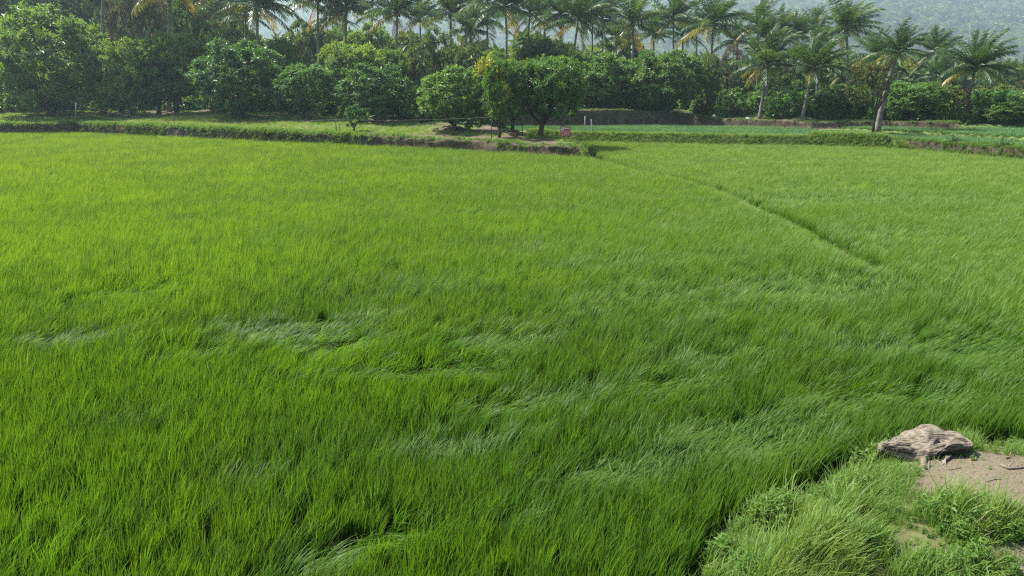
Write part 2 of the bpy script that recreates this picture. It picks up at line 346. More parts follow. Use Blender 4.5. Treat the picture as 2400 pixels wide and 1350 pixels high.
def orchard_turf(x, y):
    s = y - fE(x); n = fbm(x * 0.45, y * 0.45, 21)
    return sstep(0.40, 0.55, n + 0.25 * np.exp(-((s - 6) / 5) ** 2) - 0.12 * sstep(14, 24, s) - 0.22 * sstep(-14, 2, x))
tv = np.where(orch, orchard_turf(GX, GY), np.where(sdm > 0, 0.3, np.where(GY > fB1(GX), 0.65, 0.0)))
tv = np.where((GY > fD(GX)) & (GX > fXR(GY)) & (GX < XD), sstep(0.6, 2.0, GY - fD(GX)) * 0.5, tv)
for bx, by, br, bh in BUMPS: tv = tv * (1 - 0.9 * np.exp(-((GX - bx) ** 2 + (GY - by) ** 2) / (br * 1.1) ** 2))
fattr(gm, 'turf', tv.ravel()); fattr(gm, 'paddy', near_paddy.astype(float).ravel())
def sandy(x, y):
    P = poly([(2140, 1140), (2160, 1085), (2285, 1030), (2400, 1045), (2600, 1060), (2600, 1240), (2400, 1205), (2330, 1178), (2240, 1168), (2165, 1155)], 0.45)
    d = seg_dist(x, y, P, True); d = np.where(inside(x, y, P), d, -d)
    P2 = poly([(2385, 1320), (2440, 1270), (2600, 1270), (2600, 1420), (2410, 1420)], 0.45)
    e = seg_dist(x, y, P2, True); e = np.where(inside(x, y, P2), e, -e)
    return np.maximum(d, e - 0.05)
fattr(gm, 'sand', (sstep(-0.25, 0.1, sandy(GX, GY)) * (sdm > -0.3)).ravel())
tag(ob('ground', gm), kind='structure')

def bank_strip(name, xs, fy_, z0_, lab, sc_=1.0, back=1.5, mat=None, slope=0.0):
    """near vertical cut earth face, crumbly, with a lip; runs along y = fy_(x)"""
    xs = np.asarray(xs); ny = np.gradient(fy_(xs), xs); nl = np.hypot(1, ny); nx_, ny_ = -ny / nl, 1 / nl
    prof = [(-0.28, 0.0), (-0.10, 0.12), (0.02, 0.35), (0.07, 0.6), (0.10, 0.82), (0.13, 0.97), (0.30, 1.03), (0.7, 1.02), (1.25, 1.0), (back, 0.97)]
    tx, ty = xs + nx_ * back, fy_(xs) + ny_ * back; zt = H(tx, ty); V = []
    for q, h_ in prof:
        q = q - slope * max(0.0, 1 - h_)
        jit = (fbm(xs * 1.1 + h_ * 2, xs * 0 + h_ * 3, 61, 4) - 0.5) * (0.5 if h_ < 1.01 and q < 0.5 else 0.0) * sc_
        px_, py_ = xs + nx_ * (q + jit), fy_(xs) + ny_ * (q + jit)
        V.append(np.stack([px_, py_, lerp(z0_(xs) - 0.05, zt, h_) + (fbm(xs * 2.3, xs * 0 + q * 5, 63, 3) - 0.5) * 0.14 * (h_ > 0.1) + (0.02 if q > 1 else 0)], -1))
    V = np.stack(V, 1); n_, m_ = V.shape[:2]; k_ = np.arange(n_ * m_).reshape(n_, m_)
    me = mk(name, V.reshape(-1, 3), np.stack([k_[:-1, :-1], k_[1:, :-1], k_[1:, 1:], k_[:-1, 1:]], -1).reshape(-1, 4), mat or M_EARTH, True)
    tag(ob(name, me), kind='structure')
M_EARTH = solid_mat('cut_earth', [(0.3, (0.04, 0.031, 0.02)), (0.5, (0.075, 0.058, 0.038)), (0.72, (0.13, 0.103, 0.07))], 1.3, 0.95, 0.15, 0.8, 9.0)
bank_strip('earth_bank', np.arange(-58, E_P[-2][0] - 0.1, 0.16), fE, lambda x_: np.zeros_like(x_), '')
M_TURFB = solid_mat('turfed_bund', [(0.3, (0.045, 0.07, 0.018)), (0.5, (0.085, 0.12, 0.03)), (0.72, (0.14, 0.135, 0.06))], 1.1, 0.95, 0.1, 0.8, 9.0)
bank_strip('grassy_bund', np.arange(1.2, 28.7, 0.16), fB1, lambda x_: np.full_like(x_, -0.08), '', 0.5, mat=M_TURFB, slope=0.8)
bank_strip('earth_bank', np.arange(28.6, 56, 0.16), fB1, lambda x_: np.full_like(x_, -0.2), '', 0.5)
bank_strip('earth_bank', np.arange(-1.5, XD - 0.05, 0.16), fD, lambda x_: H(x_, fD(x_) - 0.3), '', 0.45)
PQ = np.array([(-0.28, 0.0), (-0.10, 0.12), (0.02, 0.35), (0.07, 0.6), (0.10, 0.82), (0.13, 0.97), (0.30, 1.03), (0.7, 1.02), (1.25, 1.0), (1.5, 0.97)])
def strip_z(x, s, fy_, z0, slope=0.0):
    """height on a bank strip, s metres behind its front line (measured along y)"""
    ys = fy_(x); sl = np.hypot(1, (fy_(x + .1) - fy_(x - .1)) / .2)
    return np.where(s / sl < 1.5, lerp(z0, H(x, ys + 1.5 * sl), np.interp(s / sl, PQ[:, 0] - slope * np.maximum(0, 1 - PQ[:, 1]), PQ[:, 1])), H(x, ys + s))
# ------------------------------------------------------------------ scattering of uncountable plants (one object each)
def src_coll(name, meshes):
    c = bpy.data.collections.new(name)
    for i, m in enumerate(meshes):
        o = bpy.data.objects.new('%s_%03d' % (name, i), m); c.objects.link(o)
    return c
def scatter(name, P, idx, rot, scl, coll, label, cat):
    P = np.asarray(P, np.float32).reshape(-1, 3)
    m = bpy.data.meshes.new(name); m.vertices.add(len(P)); m.vertices.foreach_set('co', P.ravel())
    a = m.attributes.new('idx', 'INT', 'POINT'); a.data.foreach_set('value', np.asarray(idx, np.int32))
    a = m.attributes.new('rot', 'FLOAT_VECTOR', 'POINT'); a.data.foreach_set('vector', np.asarray(rot, np.float32).ravel())
    a = m.attributes.new('scl', 'FLOAT_VECTOR', 'POINT')
    scl = np.asarray(scl, np.float32)
    if scl.ndim == 1: scl = np.repeat(scl[:, None], 3, 1)
    a.data.foreach_set('vector', scl.ravel())
    o = ob(name, m)
    g = bpy.data.node_groups.new(name, 'GeometryNodeTree')
    g.interface.new_socket('Geometry', in_out='INPUT', socket_type='NodeSocketGeometry')
    g.interface.new_socket('Geometry', in_out='OUTPUT', socket_type='NodeSocketGeometry')
    gi = g.nodes.new('NodeGroupInput'); go = g.nodes.new('NodeGroupOutput')
    ip = g.nodes.new('GeometryNodeInstanceOnPoints'); ci = g.nodes.new('GeometryNodeCollectionInfo')
    ci.inputs['Collection'].default_value = coll; ci.inputs['Separate Children'].default_value = True; ci.inputs['Reset Children'].default_value = True
    def na(n, typ):
        k = g.nodes.new('GeometryNodeInputNamedAttribute'); k.data_type = typ; k.inputs['Name'].default_value = n; return k.outputs['Attribute']
    er = g.nodes.new('FunctionNodeEulerToRotation')
    g.links.new(gi.outputs[0], ip.inputs['Points']); g.links.new(ci.outputs[0], ip.inputs['Instance'])
    ip.inputs['Pick Instance'].default_value = True
    g.links.new(na('idx', 'INT'), ip.inputs['Instance Index'])
    g.links.new(na('rot', 'FLOAT_VECTOR'), er.inputs[0]); g.links.new(er.outputs[0], ip.inputs['Rotation'])
    g.links.new(na('scl', 'FLOAT_VECTOR'), ip.inputs['Scale'])
    g.links.new(ip.outputs[0], go.inputs[0])
    md = o.modifiers.new('scatter', 'NODES'); md.node_group = g
    return tag(o, label, cat, kind='stuff')

def blades(n, spread, L, W, wind, tilt, droop, seg=6, face=0.5, curl=1.6, base_z=0.0, rs=None):
    """n grass blades as curved, tapering strips leaning with the wind (+x); returns verts, quads, t"""
    r = rs or rng
    az = r.uniform(0, 2 * math.pi, n); rr = spread * np.sqrt(r.uniform(0, 1, n))
    base = np.stack([rr * np.cos(az), rr * np.sin(az), np.full(n, base_z)], -1)
    a2 = r.uniform(0, 2 * math.pi, n); ti = np.abs(r.normal(0, tilt, n))
    d = np.stack([np.sin(ti) * np.cos(a2), np.sin(ti) * np.sin(a2), np.cos(ti)], -1)
    Ls = r.uniform(L[0], L[1], n); Ws = r.uniform(W[0], W[1], n)
    wv = np.stack([np.ones(n), r.normal(0, 0.22, n), np.zeros(n)], -1) * (wind * r.uniform(0.55, 1.3, n))[:, None]
    fa = np.where(r.uniform(0, 1, n) < face, math.pi / 2 + r.normal(0, 0.5, n), r.uniform(0, 2 * math.pi, n))
    w0 = np.stack([np.cos(fa), np.sin(fa), np.zeros(n)], -1)
    dr = r.uniform(0.3, 1.4, n) * droop
    p = base.copy(); Ps = [p.copy()]; Ds = [d.copy()]
    for k in range(seg):
        s = (k + 1) / seg
        d = d + (wv * (s ** curl))[:, :] * (1.6 / seg) + np.array([0, 0, -1.0]) * (dr * s ** 2)[:, None] * (1.6 / seg)
        d[:, 2] = np.maximum(d[:, 2], -0.6)
        d /= np.linalg.norm(d, axis=1)[:, None]
        p = p + d * (Ls / seg)[:, None]; Ps.append(p.copy()); Ds.append(d.copy())
    P = np.stack(Ps, 1); D = np.stack(Ds, 1)
    wd = w0[:, None, :] - (w0[:, None, :] * D).sum(-1, keepdims=True) * D
    wd /= np.linalg.norm(wd, axis=-1, keepdims=True) + 1e-6
    ts = np.linspace(0, 1, seg + 1)
    prof = np.minimum(1, 0.32 + ts * 1.5) * np.clip((1 - ts) * 2.2, 0.02, 1)
    hw = wd * (prof[None, :, None] * Ws[:, None, None] * 0.5)
    V = np.stack([P - hw, P + hw], 2)
    k = np.arange(seg)[None, :]; b = (np.arange(n) * (seg + 1) * 2)[:, None]
    F = np.stack([b + 2 * k, b + 2 * k + 1, b + 2 * k + 3, b + 2 * k + 2], -1).reshape(-1, 4)
    t = np.broadcast_to(ts[None, :, None], (n, seg + 1, 2)).ravel()
    return V.reshape(-1, 3), F, t
def blade_mesh(name, groups, mat):
    Vs, Fs, Ts, n = [], [], [], 0
    for g in groups:
        V, F, t = g; Vs.append(V); Fs.append(F + n); Ts.append(t); n += len(V)
    m = mk(name, np.concatenate(Vs), np.concatenate(Fs), mat, True); fattr(m, 't', np.concatenate(Ts)); return m

# rice hills at six degrees of bending by the wind, three of each
LV = [0.10, 0.28, 0.5, 0.85, 1.6, 3.3]
def rice_set(name, n, spread, W, h, seg, mat, var=3):
    ms = []
    for w_ in LV:
        for v in range(var):
            g1 = blades(int(n * 0.8), spread, (0.58 * h, 1.0 * h), W, w_, 0.19, 0.12 + 0.2 * w_, seg, 0.35 + 0.2 * min(w_, 2))
            g2 = blades(n - int(n * 0.8), spread, (0.85 * h, 1.18 * h), W, w_ * 1.5 + 0.25, 0.2, 0.5, seg, 0.6)
            ms.append(blade_mesh(name, [g1, g2], mat))
    return src_coll(name, ms)
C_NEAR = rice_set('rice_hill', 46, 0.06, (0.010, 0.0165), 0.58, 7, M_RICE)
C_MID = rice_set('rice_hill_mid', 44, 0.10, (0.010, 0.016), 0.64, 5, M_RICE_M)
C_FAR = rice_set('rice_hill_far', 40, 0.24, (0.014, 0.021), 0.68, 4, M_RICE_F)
C_YOUNG = rice_set('young_rice_hill', 40, 0.24, (0.014, 0.021), 0.34, 4, M_RICE_S)
WIND = R(18)
def jgrid(x0, x1, y0, y1, s):
    gx, gy = np.meshgrid(np.arange(x0, x1, s), np.arange(y0, y1, s))
    gx = gx + rng.uniform(-.5, .5, gx.shape) * s; gy = gy + rng.uniform(-.5, .5, gy.shape) * s
    return gx.ravel(), gy.ravel()
def view(x, y, mx=0.70, pad=2.5): return np.abs(x) < mx * y + pad
SPOTS = [(290, 650, 1.6, 1), (700, 735, 2.0, 1.2), (760, 770, 1.3, 1), (560, 730, 1.0, .6), (960, 825, 1.5, 1), (1180, 760, 1.5, .8), (1120, 830, 1.1, .7), (1060, 985, 0.9, .9), (1150, 905, .9, .8),
         (1700, 950, 1.0, 1.3), (1760, 985, 0.8, 1.2), (1500, 1040, 0.8, 1.0), (1420, 1050, .6, .8), (700, 1255, .55, 1.1), (820, 1200, .5, .8), (1300, 880, .9, .6), (1560, 860, 1.0, .6),
         (1960, 650, 2.2, .9), (2250, 770, 1.8, .8), (2050, 780, 1.2, .6), (2150, 880, 1.0, .7), (150, 760, 1.3, .7), (420, 800, 1.0, .6), (260, 945, .8, .5), (900, 1180, .6, .6), (1250, 1150, .6, .5), (1950, 880, 1., .7), (1650, 800, 1.1, .6), (80, 1130, .5, .5), (560, 1060, .6, .5)]
SP_W = [(at_z(a, b, 0.55), r * (0.66 if b < 840 else 0.84), s * 1.6) for a, b, r, s in SPOTS]
cw, sw = math.cos(WIND), math.sin(WIND)
def bend(x, y):
    u = x * cw + y * sw; v = -x * sw + y * cw
    n = fbm(u * 0.28, v * 0.75, 31, 3); n2 = fbm(u * 0.9, v * 1.8, 37, 3)
    q = x / np.maximum(y, 1)
    b = 0.7 + 1.45 * sstep(-0.25, 0.35, q) * sstep(7, 14, y) + 0.5 * sstep(8, 3.5, y)
    b = b + (n - 0.5) * 2.6 + (n2 - 0.5) * 2.4
    b = b + 0.6 * sstep(0.56, 0.72, n) * sstep(45, 20, y)
    b = b + 1.4 * sstep(0.6, 0.05, fR(y) - x) * (x < fR(y)) * (y > 16)
    for c, r, s in SP_W:
        du = (x - c[0]) * cw + (y - c[1]) * sw; dv = -(x - c[0]) * sw + (y - c[1]) * cw
        b = b + 3.2 * s * np.exp(-(du / (r * 1.1)) ** 2 - (dv / (r * 0.42)) ** 2)
    return b
def rice_points(x, y):
    b = bend(x, y) + rng.normal(0, 0.75, x.shape)
    lv = np.clip(np.round(b), 0, 5).astype(int)
    ix = lv * 3 + rng.integers(0, 3, x.shape)
    sw_ = 0 * x; lay = 0 * x
    for i_, (c, r, q_) in enumerate(SP_W):
        g_ = np.exp(-((x - c[0]) ** 2 + (y - c[1]) ** 2) / (r * 0.9) ** 2); sw_ = sw_ + g_ * (0.75 if i_ % 2 else -0.55); lay = np.maximum(lay, g_ * min(q_, 1.2))
    rz = WIND + sw_ + (fbm(x * 0.5, y * 0.5, 41, 3) - 0.5) * 1.3 + rng.normal(0, 0.3, x.shape)
    rot = np.stack([rng.normal(0, .05, x.shape), rng.normal(0, .05, x.shape), rz], -1)
    s = rng.uniform(0.88, 1.1, x.shape) * (0.93 + 0.2 * (fbm(x * 0.35, y * 0.35, 51) - 0.5))
    return ix, rot, np.stack([s, s, s * (1 - 0.22 * lay)], -1)
def put_rice(name, mask, coll, spacing, y0, y1, label, hs=1.0, f0=0.0, f1=0.0):
    x, y = jgrid(-75, 75, y0 - f0, y1 + f1, spacing); q = rng.uniform(0, 1, x.shape) * 0.98 + 0.01
    k = (q < np.clip((y - y0 + f0) / max(2 * f0, 1e-3), 0, 1)) & (q < np.clip((y1 + f1 - y) / max(2 * f1, 1e-3), 0, 1)); x, y = x[k], y[k]
    k = view(x, y); x, y = x[k], y[k]; k = mask(x, y); x, y = x[k], y[k]
    ix, rot, s = rice_points(x, y); s[:, 2] *= hs
    e_ = fR(y) - x; s[:, 2] *= np.where((e_ > 0) & (y > 17), 0.74 + 0.26 * sstep(0.1, 0.9, e_), 1.0)
    return scatter(name, np.stack([x, y, H(x, y) - 0.02], -1), ix, rot, s, coll, label, 'rice')
def m_near(x, y):
    lb = seg_dist(x, y, LB_P)
    return (y < fE(x) - 0.25 + 0.5 * (fbm(x * 0.7, y * 0.7, 61) - 0.5)) & (x < fR(y) - 0.12) & (mound_sd(x, y) < -0.08) & (lb > 0.45)
def m_right(x, y): return (x > fR(y) + (0.4 + 0.8 * (fbm(y * 0.45, y * 0, 67, 2) - 0.5)) * sstep(9, 27, y) + 0.14) & (y < fB1(x) - 0.25) & ((x > fXR(y) + 0.25) | (y < 44)) & (mound_sd(x, y) < 0.05)
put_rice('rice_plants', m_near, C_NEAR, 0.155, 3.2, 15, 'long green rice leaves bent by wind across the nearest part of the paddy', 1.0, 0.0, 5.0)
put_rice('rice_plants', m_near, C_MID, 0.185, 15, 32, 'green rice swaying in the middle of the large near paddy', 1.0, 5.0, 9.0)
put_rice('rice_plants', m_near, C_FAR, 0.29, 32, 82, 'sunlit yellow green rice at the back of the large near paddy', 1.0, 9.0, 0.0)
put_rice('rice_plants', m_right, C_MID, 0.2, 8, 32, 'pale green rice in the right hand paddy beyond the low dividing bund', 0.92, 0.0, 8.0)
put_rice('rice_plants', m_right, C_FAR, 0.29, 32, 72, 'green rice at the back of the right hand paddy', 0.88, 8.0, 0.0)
def m_t2(x, y): return (x > fXR(y) + 0.6) & (y > fB1(x) + 1.7) & (y < fD(x) - 0.25 + 60 * (x > XD)) & ~((x > 27) & (y > fB3(x) - 0.3))
def m_t3(x, y): return (x > 27) & (y > fB3(x) + 1.2) & (y < np.where(x < XD + 0.2, fD(x) - 0.3, 67))
put_rice('rice_plants', m_t2, C_YOUNG, 0.3, 40, 82, 'short young rice on the raised terrace below the dark earth bank')
put_rice('rice_plants', m_t3, C_YOUNG, 0.3, 40, 70, 'short young rice on the highest small terrace at the far right')

# ------------------------------------------------------------------ hills far behind, covered by forest
HK = 1.35
def hill_z(x, y): return HK * hill_z1(np.asarray(x) / HK, np.asarray(y) / HK)
def hill_z1(x, y):
    foot = np.interp(x, [-1900, -400, -120, 180, 450, 1400], [1150, 1040, 930, 760, 650, 620])
    n = fbm(x / 330, y / 330, 71, 4) - 0.5
    z = 3 + 0.27 * (y - foot) + 130 * n * sstep(0, 320, y - foot)
    return 3.5 + 290 * np.tanh(np.maximum(z, -3) / 290)
hx, hy = np.meshgrid(np.linspace(-2700, 2700, 160), np.linspace(460, 3370, 120))
hz = hill_z(hx, hy); k = np.arange(hx.size).reshape(hx.shape)
hm = mk('hills', np.stack([hx, hy, hz], -1).reshape(-1, 3), np.stack([k[:-1, :-1], k[:-1, 1:], k[1:, 1:], k[1:, :-1]], -1).reshape(-1, 4),
        solid_mat('hill_undergrowth', [(0.3, (0.03, 0.055, 0.02)), (0.7, (0.08, 0.10, 0.035))], 0.05, 0.95, 0.1, coord='Object'), True)
tag(ob('hills', hm), kind='structure')

def unit(v): return v / (np.linalg.norm(v, axis=-1, keepdims=True) + 1e-9)
def leaf_arrays(P, D, U, L, W, fold=0.12):
    """pointed leaves: 4 corners each, two triangles folded along the midrib"""
    side = unit(np.cross(D, U)); nrm = np.cross(side, D)
    mid = P + D * (L * 0.42)[:, None] + nrm * (fold * W)[:, None]
    tip = P + D * L[:, None] - nrm * (L * 0.12)[:, None]
    V = np.stack([P, mid + side * (W * 0.5)[:, None], tip, mid - side * (W * 0.5)[:, None]], 1).reshape(-1, 3)
    b = np.arange(len(P))[:, None] * 4
    F = np.concatenate([b + [0, 1, 2], b + [0, 2, 3]], 1).reshape(-1, 3)
    return V, F
def rosettes(C, O, r, per, L, W, droop=0.45):
    """rosettes of leaves at twig ends: C centres, O outward directions"""
    n = len(C); P = np.repeat(C, per, 0); O = np.repeat(O, per, 0); m = len(P)
    D = unit(O * 0.55 + r.normal(0, 0.62, (m, 3)) + [0, 0, -droop * 0.3]); D[:, 2] -= droop * r.uniform(0, 1, m); D = unit(D)
    U = unit(O + [0, 0, 0.9] + r.normal(0, 0.35, (m, 3)))
    Ls = r.uniform(L * 0.7, L * 1.25, m)
    return leaf_arrays(P + D * 0.006, D, U, Ls, Ls * W / L)
def crown_points(lobes, n, r, inner=0.24, clump=1, sig=0.03):
    lob = np.array(lobes); c = lob[:, :3]; rad = lob[:, 3:6]
    wgt = (rad[:, 0] * rad[:, 2]); wgt = wgt / wgt.sum(); C = []; O = []
    while len(C) < n:
        i = r.choice(len(lob), p=wgt); d = unit(r.normal(0, 1, 3) + [0, 0, 0.25])
        deep = r.uniform() < inner
        s = r.uniform(0.35, 0.85) if deep else r.choice([r.uniform(0.84, 1.04), r.uniform(0.95, 1.22)], p=[.78, .22])
        p = c[i] + d * rad[i] * s
        q = (((p - c) / rad) ** 2).sum(1); q[i] = 9
        if s > 0.85 and q.min() < 0.62: continue
        m = 1 if deep else clump
        for j in range(m):
            C.append(p + (r.normal(0, sig, 3) * [1, 1, 0.6] if m > 1 else 0)); O.append(d)
    return np.array(C), np.array(O)
def lobe_set(r, kind):
    if kind == 'dome': zc, n, zr, rr = 0.56, 17, 0.235, (0.10, 0.21)
    elif kind == 'bush': zc, n, zr, rr = 0.47, 20, 0.30, (0.10, 0.20)
    elif kind == 'high': zc, n, zr, rr = 0.72, 13, 0.17, (0.15, 0.22)
    else: zc, n, zr, rr = 0.58, 11, 0.26, (0.14, 0.22)
    L = [(0, 0, zc, 0.27, 0.27, 0.27)]
    for i in range(n):
        a = i * 2.399 + r.uniform(-.3, .3); h = -0.9 + 1.8 * (i + 0.5) / n
        q = math.sqrt(max(0, 1 - h * h)) * r.uniform(0.27, 0.37); rad = r.uniform(*rr)
        z = zc + h * zr * 1.05
        L.append((q * math.cos(a), q * math.sin(a), min(z, 0.985 - rad * 0.9), rad, rad, rad * r.uniform(0.75, 0.95)))
    return L
def tree_proto(seed, kind, n, per=9, leaf=0.05):
    r = np.random.default_rng(seed); lobes = lobe_set(r, kind)
    C, O = crown_points(lobes, n, r, 0.05, 7, 0.026)
    lo = {'dome': 0.19, 'bush': 0.02, 'tall': 0.22, 'high': 0.44}[kind]
    k = C[:, 2] > lo + 0.06 * np.sin(C[:, 0] * 14 + seed); C, O = C[k], O[k]
    V, F = rosettes(C, O, r, per, leaf, leaf * 0.40)
    zt = np.percentile(V[:, 2], 99.7); xt = np.percentile(np.abs(V[:, :2]), 99.3)
    V = V * [0.5 / xt, 0.5 / xt, 1.0]; V[:, 2] = np.where(V[:, 2] > lo, lo + (V[:, 2] - lo) * (1.0 - lo) / (zt - lo), V[:, 2])
    crown = (V, F)
    mb = MB(); fork = 0.17 if kind not in ('tall', 'high') else 0.36
    if kind == 'bush': fork = 0.1
    jb = r.uniform(-0.02, 0.02, 2)
    mb.tube([(0, 0, -0.05), (jb[0] * .4, jb[1] * .4, fork * 0.5), (jb[0], jb[1], fork)], [0.042, 0.033, 0.03], 8)
    for i in range(6):
        l = lobes[1 + (i * 2) % (len(lobes) - 1)]; e = np.array(l[:3]) * [0.9, 0.9, 1]; e[2] = max(e[2], fork + 0.15)
        m1 = np.array([jb[0], jb[1], fork * 0.92]); m2 = lerp(m1, e, 0.5) + np.array([r.normal(0, .03), r.normal(0, .03), -0.03])
        mb.tube([m1, lerp(m1, m2, .5) + [0, 0, -0.012], m2, lerp(m2, e, .6) + [0, 0, 0.01], e], [0.024, 0.019, 0.014, 0.009, 0.005], 6)
        for j in range(2):
            e2 = e + r.normal(0, 0.09, 3); mb.tube([m2, lerp(m2, e2, .5) + r.normal(0, .012, 3), e2], [0.011, 0.007, 0.003], 5)
    return crown, mb.mesh('trunk', M_BARK, True)
PROTO = {}
for kind, seeds, n in (('dome', (11, 12, 13, 14), 2100), ('bush', (21, 22, 23), 2200), ('tall', (31, 32), 1300), ('high', (61, 62), 750), ('thin', (41,), 300), ('small', (51, 52), 260)):
    kk = {'thin': 'tall', 'small': 'dome'}.get(kind, kind)
    PROTO[kind] = [tree_proto(sd, kk, n, 9 if kind != 'small' else 8, 0.044 if kind not in ('thin', 'small') else (0.04 if kind == 'thin' else 0.085)) for sd in seeds]
CROWN_MESH = {}
def crown_mesh(kind, i, mat):
    key = (kind, i, mat.name)
    if key not in CROWN_MESH:
        (V, F), tr = PROTO[kind][i]; CROWN_MESH[key] = mk('crown', V, F, mat)
    return CROWN_MESH[key], PROTO[kind][i][1]
trr = random.Random(5)
def tree(label, kind, cx, wpx, top, base=None, Y=None, mat=None, cat='tree', group=None, name='mango_tree', bx=None):
    mat = mat or (M_MANGO_B if trr.random() < {G1: 0.15, G2: 0.85}.get(group, 0.3) else M_MANGO)
    if base is not None: g = ground_hit(*base); Y = g[1]
    else:
        x = at_y(bx if bx is not None else cx, HORIZON, Y)[0]; g = np.array([x, Y, Hs(x, Y)])
    ctr = at_y(cx, top, Y); Ht = ctr[2] - g[2]; W = wpx * px_scale(Y) * (0.9 if group == G1 else 0.96)
    i = trr.randrange(len(PROTO[kind])); cm, tm = crown_mesh(kind, i, mat)
    e = ob(name, None, loc=(g[0], g[1], g[2] - 0.03)); e.scale = (W, W, Ht)
    rz = trr.uniform(0, 6.28); dx = (ctr[0] - g[0]) / W
    c = ob('crown', cm, e); c.rotation_euler[2] = rz; c.location[0] = dx
    t = ob('trunk', tm, e); t.rotation_euler[2] = rz; t.location[0] = dx * 0.35
    tag(e, label, cat, group); return e
G1, G2, G3 = 'mango trees along the front of the orchard', 'trees in the rows behind the front mangoes', 'trees on the dark earth bank'
tree('round mango tree cut off by the left edge, lowest in the front row', 'bush', 45, 190, 108, (50, 246), group=G1)
tree('wide low mango tree behind the leftmost grey fence post', 'dome', 210, 165, 140, (200, 250), group=G1)
tree('pale leafy mango tree in the gap left of the tallest round mango', 'dome', 378, 175, 134, (362, 268), group=G1, mat=M_MANGO)
tree('tallest and widest round mango tree in the front row, left of centre', 'bush', 555, 218, 95, (562, 276), group=G1)
tree('dark mango tree with a short forked trunk on a round soil mound', 'dome', 712, 150, 150, (706, 276), group=G1)
tree('broad dark mango tree standing right behind the small sapling', 'bush', 882, 182, 150, (892, 283), group=G1)
tree('wide mango tree with foliage hanging low, left of the yellow leaved one', 'bush', 1068, 190, 158, (1063, 305), group=G1)
yt = tree('slender mango tree flushed with yellow new leaves between two wide trees', 'dome', 1180, 125, 140, (1165, 323), group=G1)
tree('dark mango tree tucked behind the forked corner tree, trunk leaning left', 'dome', 1205, 140, 145, (1200, 307), group=G1)
tree('large mango tree with a black forked trunk on the corner beside the red sign', 'dome', 1290, 200, 132, (1255, 321), group=G1)
tree('small mango sapling in front of the broad dark mango tree', 'small', 832, 66, 244, (827, 309), group=G1, name='mango_sapling')
tree('huge sunlit mango crown rising behind the front row at far left', 'bush', 105, 270, 18, Y=88, group=G2)
tree('mango crown between the two tall trunks at far left', 'bush', 275, 130, 92, Y=87, group=G2)
tree('rounded mango crown behind the straight dark palm trunk', 'dome', 405, 165, 78, Y=89, group=G2)
tree('mango crown in the second row right of the tallest round mango', 'dome', 652, 105, 93, Y=86, group=G2)
tree('wide umbrella shaped mango crown in the second row above the sapling', 'dome', 830, 178, 103, Y=84, group=G2)
tree('light green mango crown filling the gap above the broad dark mango', 'dome', 935, 90, 118, Y=85, group=G2)
tree('tall loose pale tree with yellowing leaves above the centre left mangoes', 'tall', 1003, 105, 66, Y=84, mat=M_MANGO_L, group=G2, name='leafy_tree')
tree('olive green rounded crown just right of the tall loose pale tree', 'dome', 1085, 110, 108, Y=82, mat=M_MANGO_L, group=G2)
tree('dark mango crown behind the yellow flushed mango tree', 'dome', 1150, 90, 118, Y=84, group=G2)
tree('grey green bushy crown behind the first gap in the palms', 'bush', 735, 135, 52, Y=108, mat=M_MANGO_L, group=G2, name='leafy_tree')
tree('dark thicket crown under the centre left palms', 'bush', 865, 140, 58, Y=112, group=G2, name='leafy_tree')
tree('dark crown low between the two thin palm trunks left of centre', 'dome', 800, 90, 62, Y=115, group=G2, name='leafy_tree')
tree('broad grey green crown behind the large corner mango', 'dome', 1275, 160, 92, Y=92, mat=M_MANGO_L, group=G2)
tree('dark crown peeping out right of the corner mango top', 'dome', 1345, 100, 115, Y=88, group=G2)
tree('hazy crown at the very top left corner of the picture', 'bush', 20, 240, -75, Y=112, group=G2, name='leafy_tree')
tree('hazy silvery crown left of the leftmost palm trunk', 'bush', 165, 190, -65, Y=120, mat=M_MANGO_L, group=G2, name='leafy_tree')
tree('brownish hazy tree between the two tall trunks near the top edge', 'tall', 318, 150, -55, Y=105, mat=M_TWIGGY, group=G2, name='leafy_tree')
tree('sparse pale tree right of the leftmost palm trunk', 'tall', 262, 110, -30, Y=110, mat=M_MANGO_L, group=G2, name='leafy_tree')
tree('pale silvery crown just right of the straight dark palm trunk', 'tall', 445, 140, -5, Y=112, mat=M_MANGO_L, group=G2, name='leafy_tree')
tree('shaded crown beneath the hazy drooping palm', 'bush', 530, 140, 35, Y=116, group=G2, name='leafy_tree')
tree('dense mango tree at the left end of the dark earth bank', 'bush', 1425, 160, 128, Y=86, group=G3)
tree('largest dark mango tree in the middle of the earth bank', 'bush', 1562, 180, 118, Y=84, group=G3)
tree('mango crown squeezed between the two biggest trees on the earth bank', 'bush', 1495, 110, 140, Y=90, group=G3)
tree('slim pale leaved tree right of the largest tree on the earth bank', 'tall', 1660, 75, 128, Y=86, mat=M_MANGO_L, group=G3, name='leafy_tree')
tree('thin brown half bare tree standing left of the nearest tall palm', 'thin', 1718, 85, 92, Y=92, mat=M_TWIGGY, group=G3, name='half_bare_tree')
tree('dark background crown above the white sacks', 'bush', 1700, 130, 165, Y=96, group=G3, name='leafy_tree')
tree('small bright bush right of the standing white sack', 'small', 1722, 75, 205, (1722, 277), group=G3, name='leafy_bush', mat=M_MANGO)
tree('small sunlit bush between the two nearest palm trunks', 'small', 1835, 72, 232, (1835, 281), group=G3, name='leafy_bush')
tree('dark crown filling the shade behind the two nearest palms', 'bush', 1850, 150, 170, Y=98, group=G3, name='leafy_tree')
tree('rounded dark mango tree left of the leaning palm', 'bush', 1985, 125, 198, Y=78, group=G3)
tree('round olive brown tree beside the leaning palm trunk on the bund', 'high', 2048, 100, 148, None, 63, bx=2064, mat=M_OLIVE, group=G3, name='olive_leaved_tree')
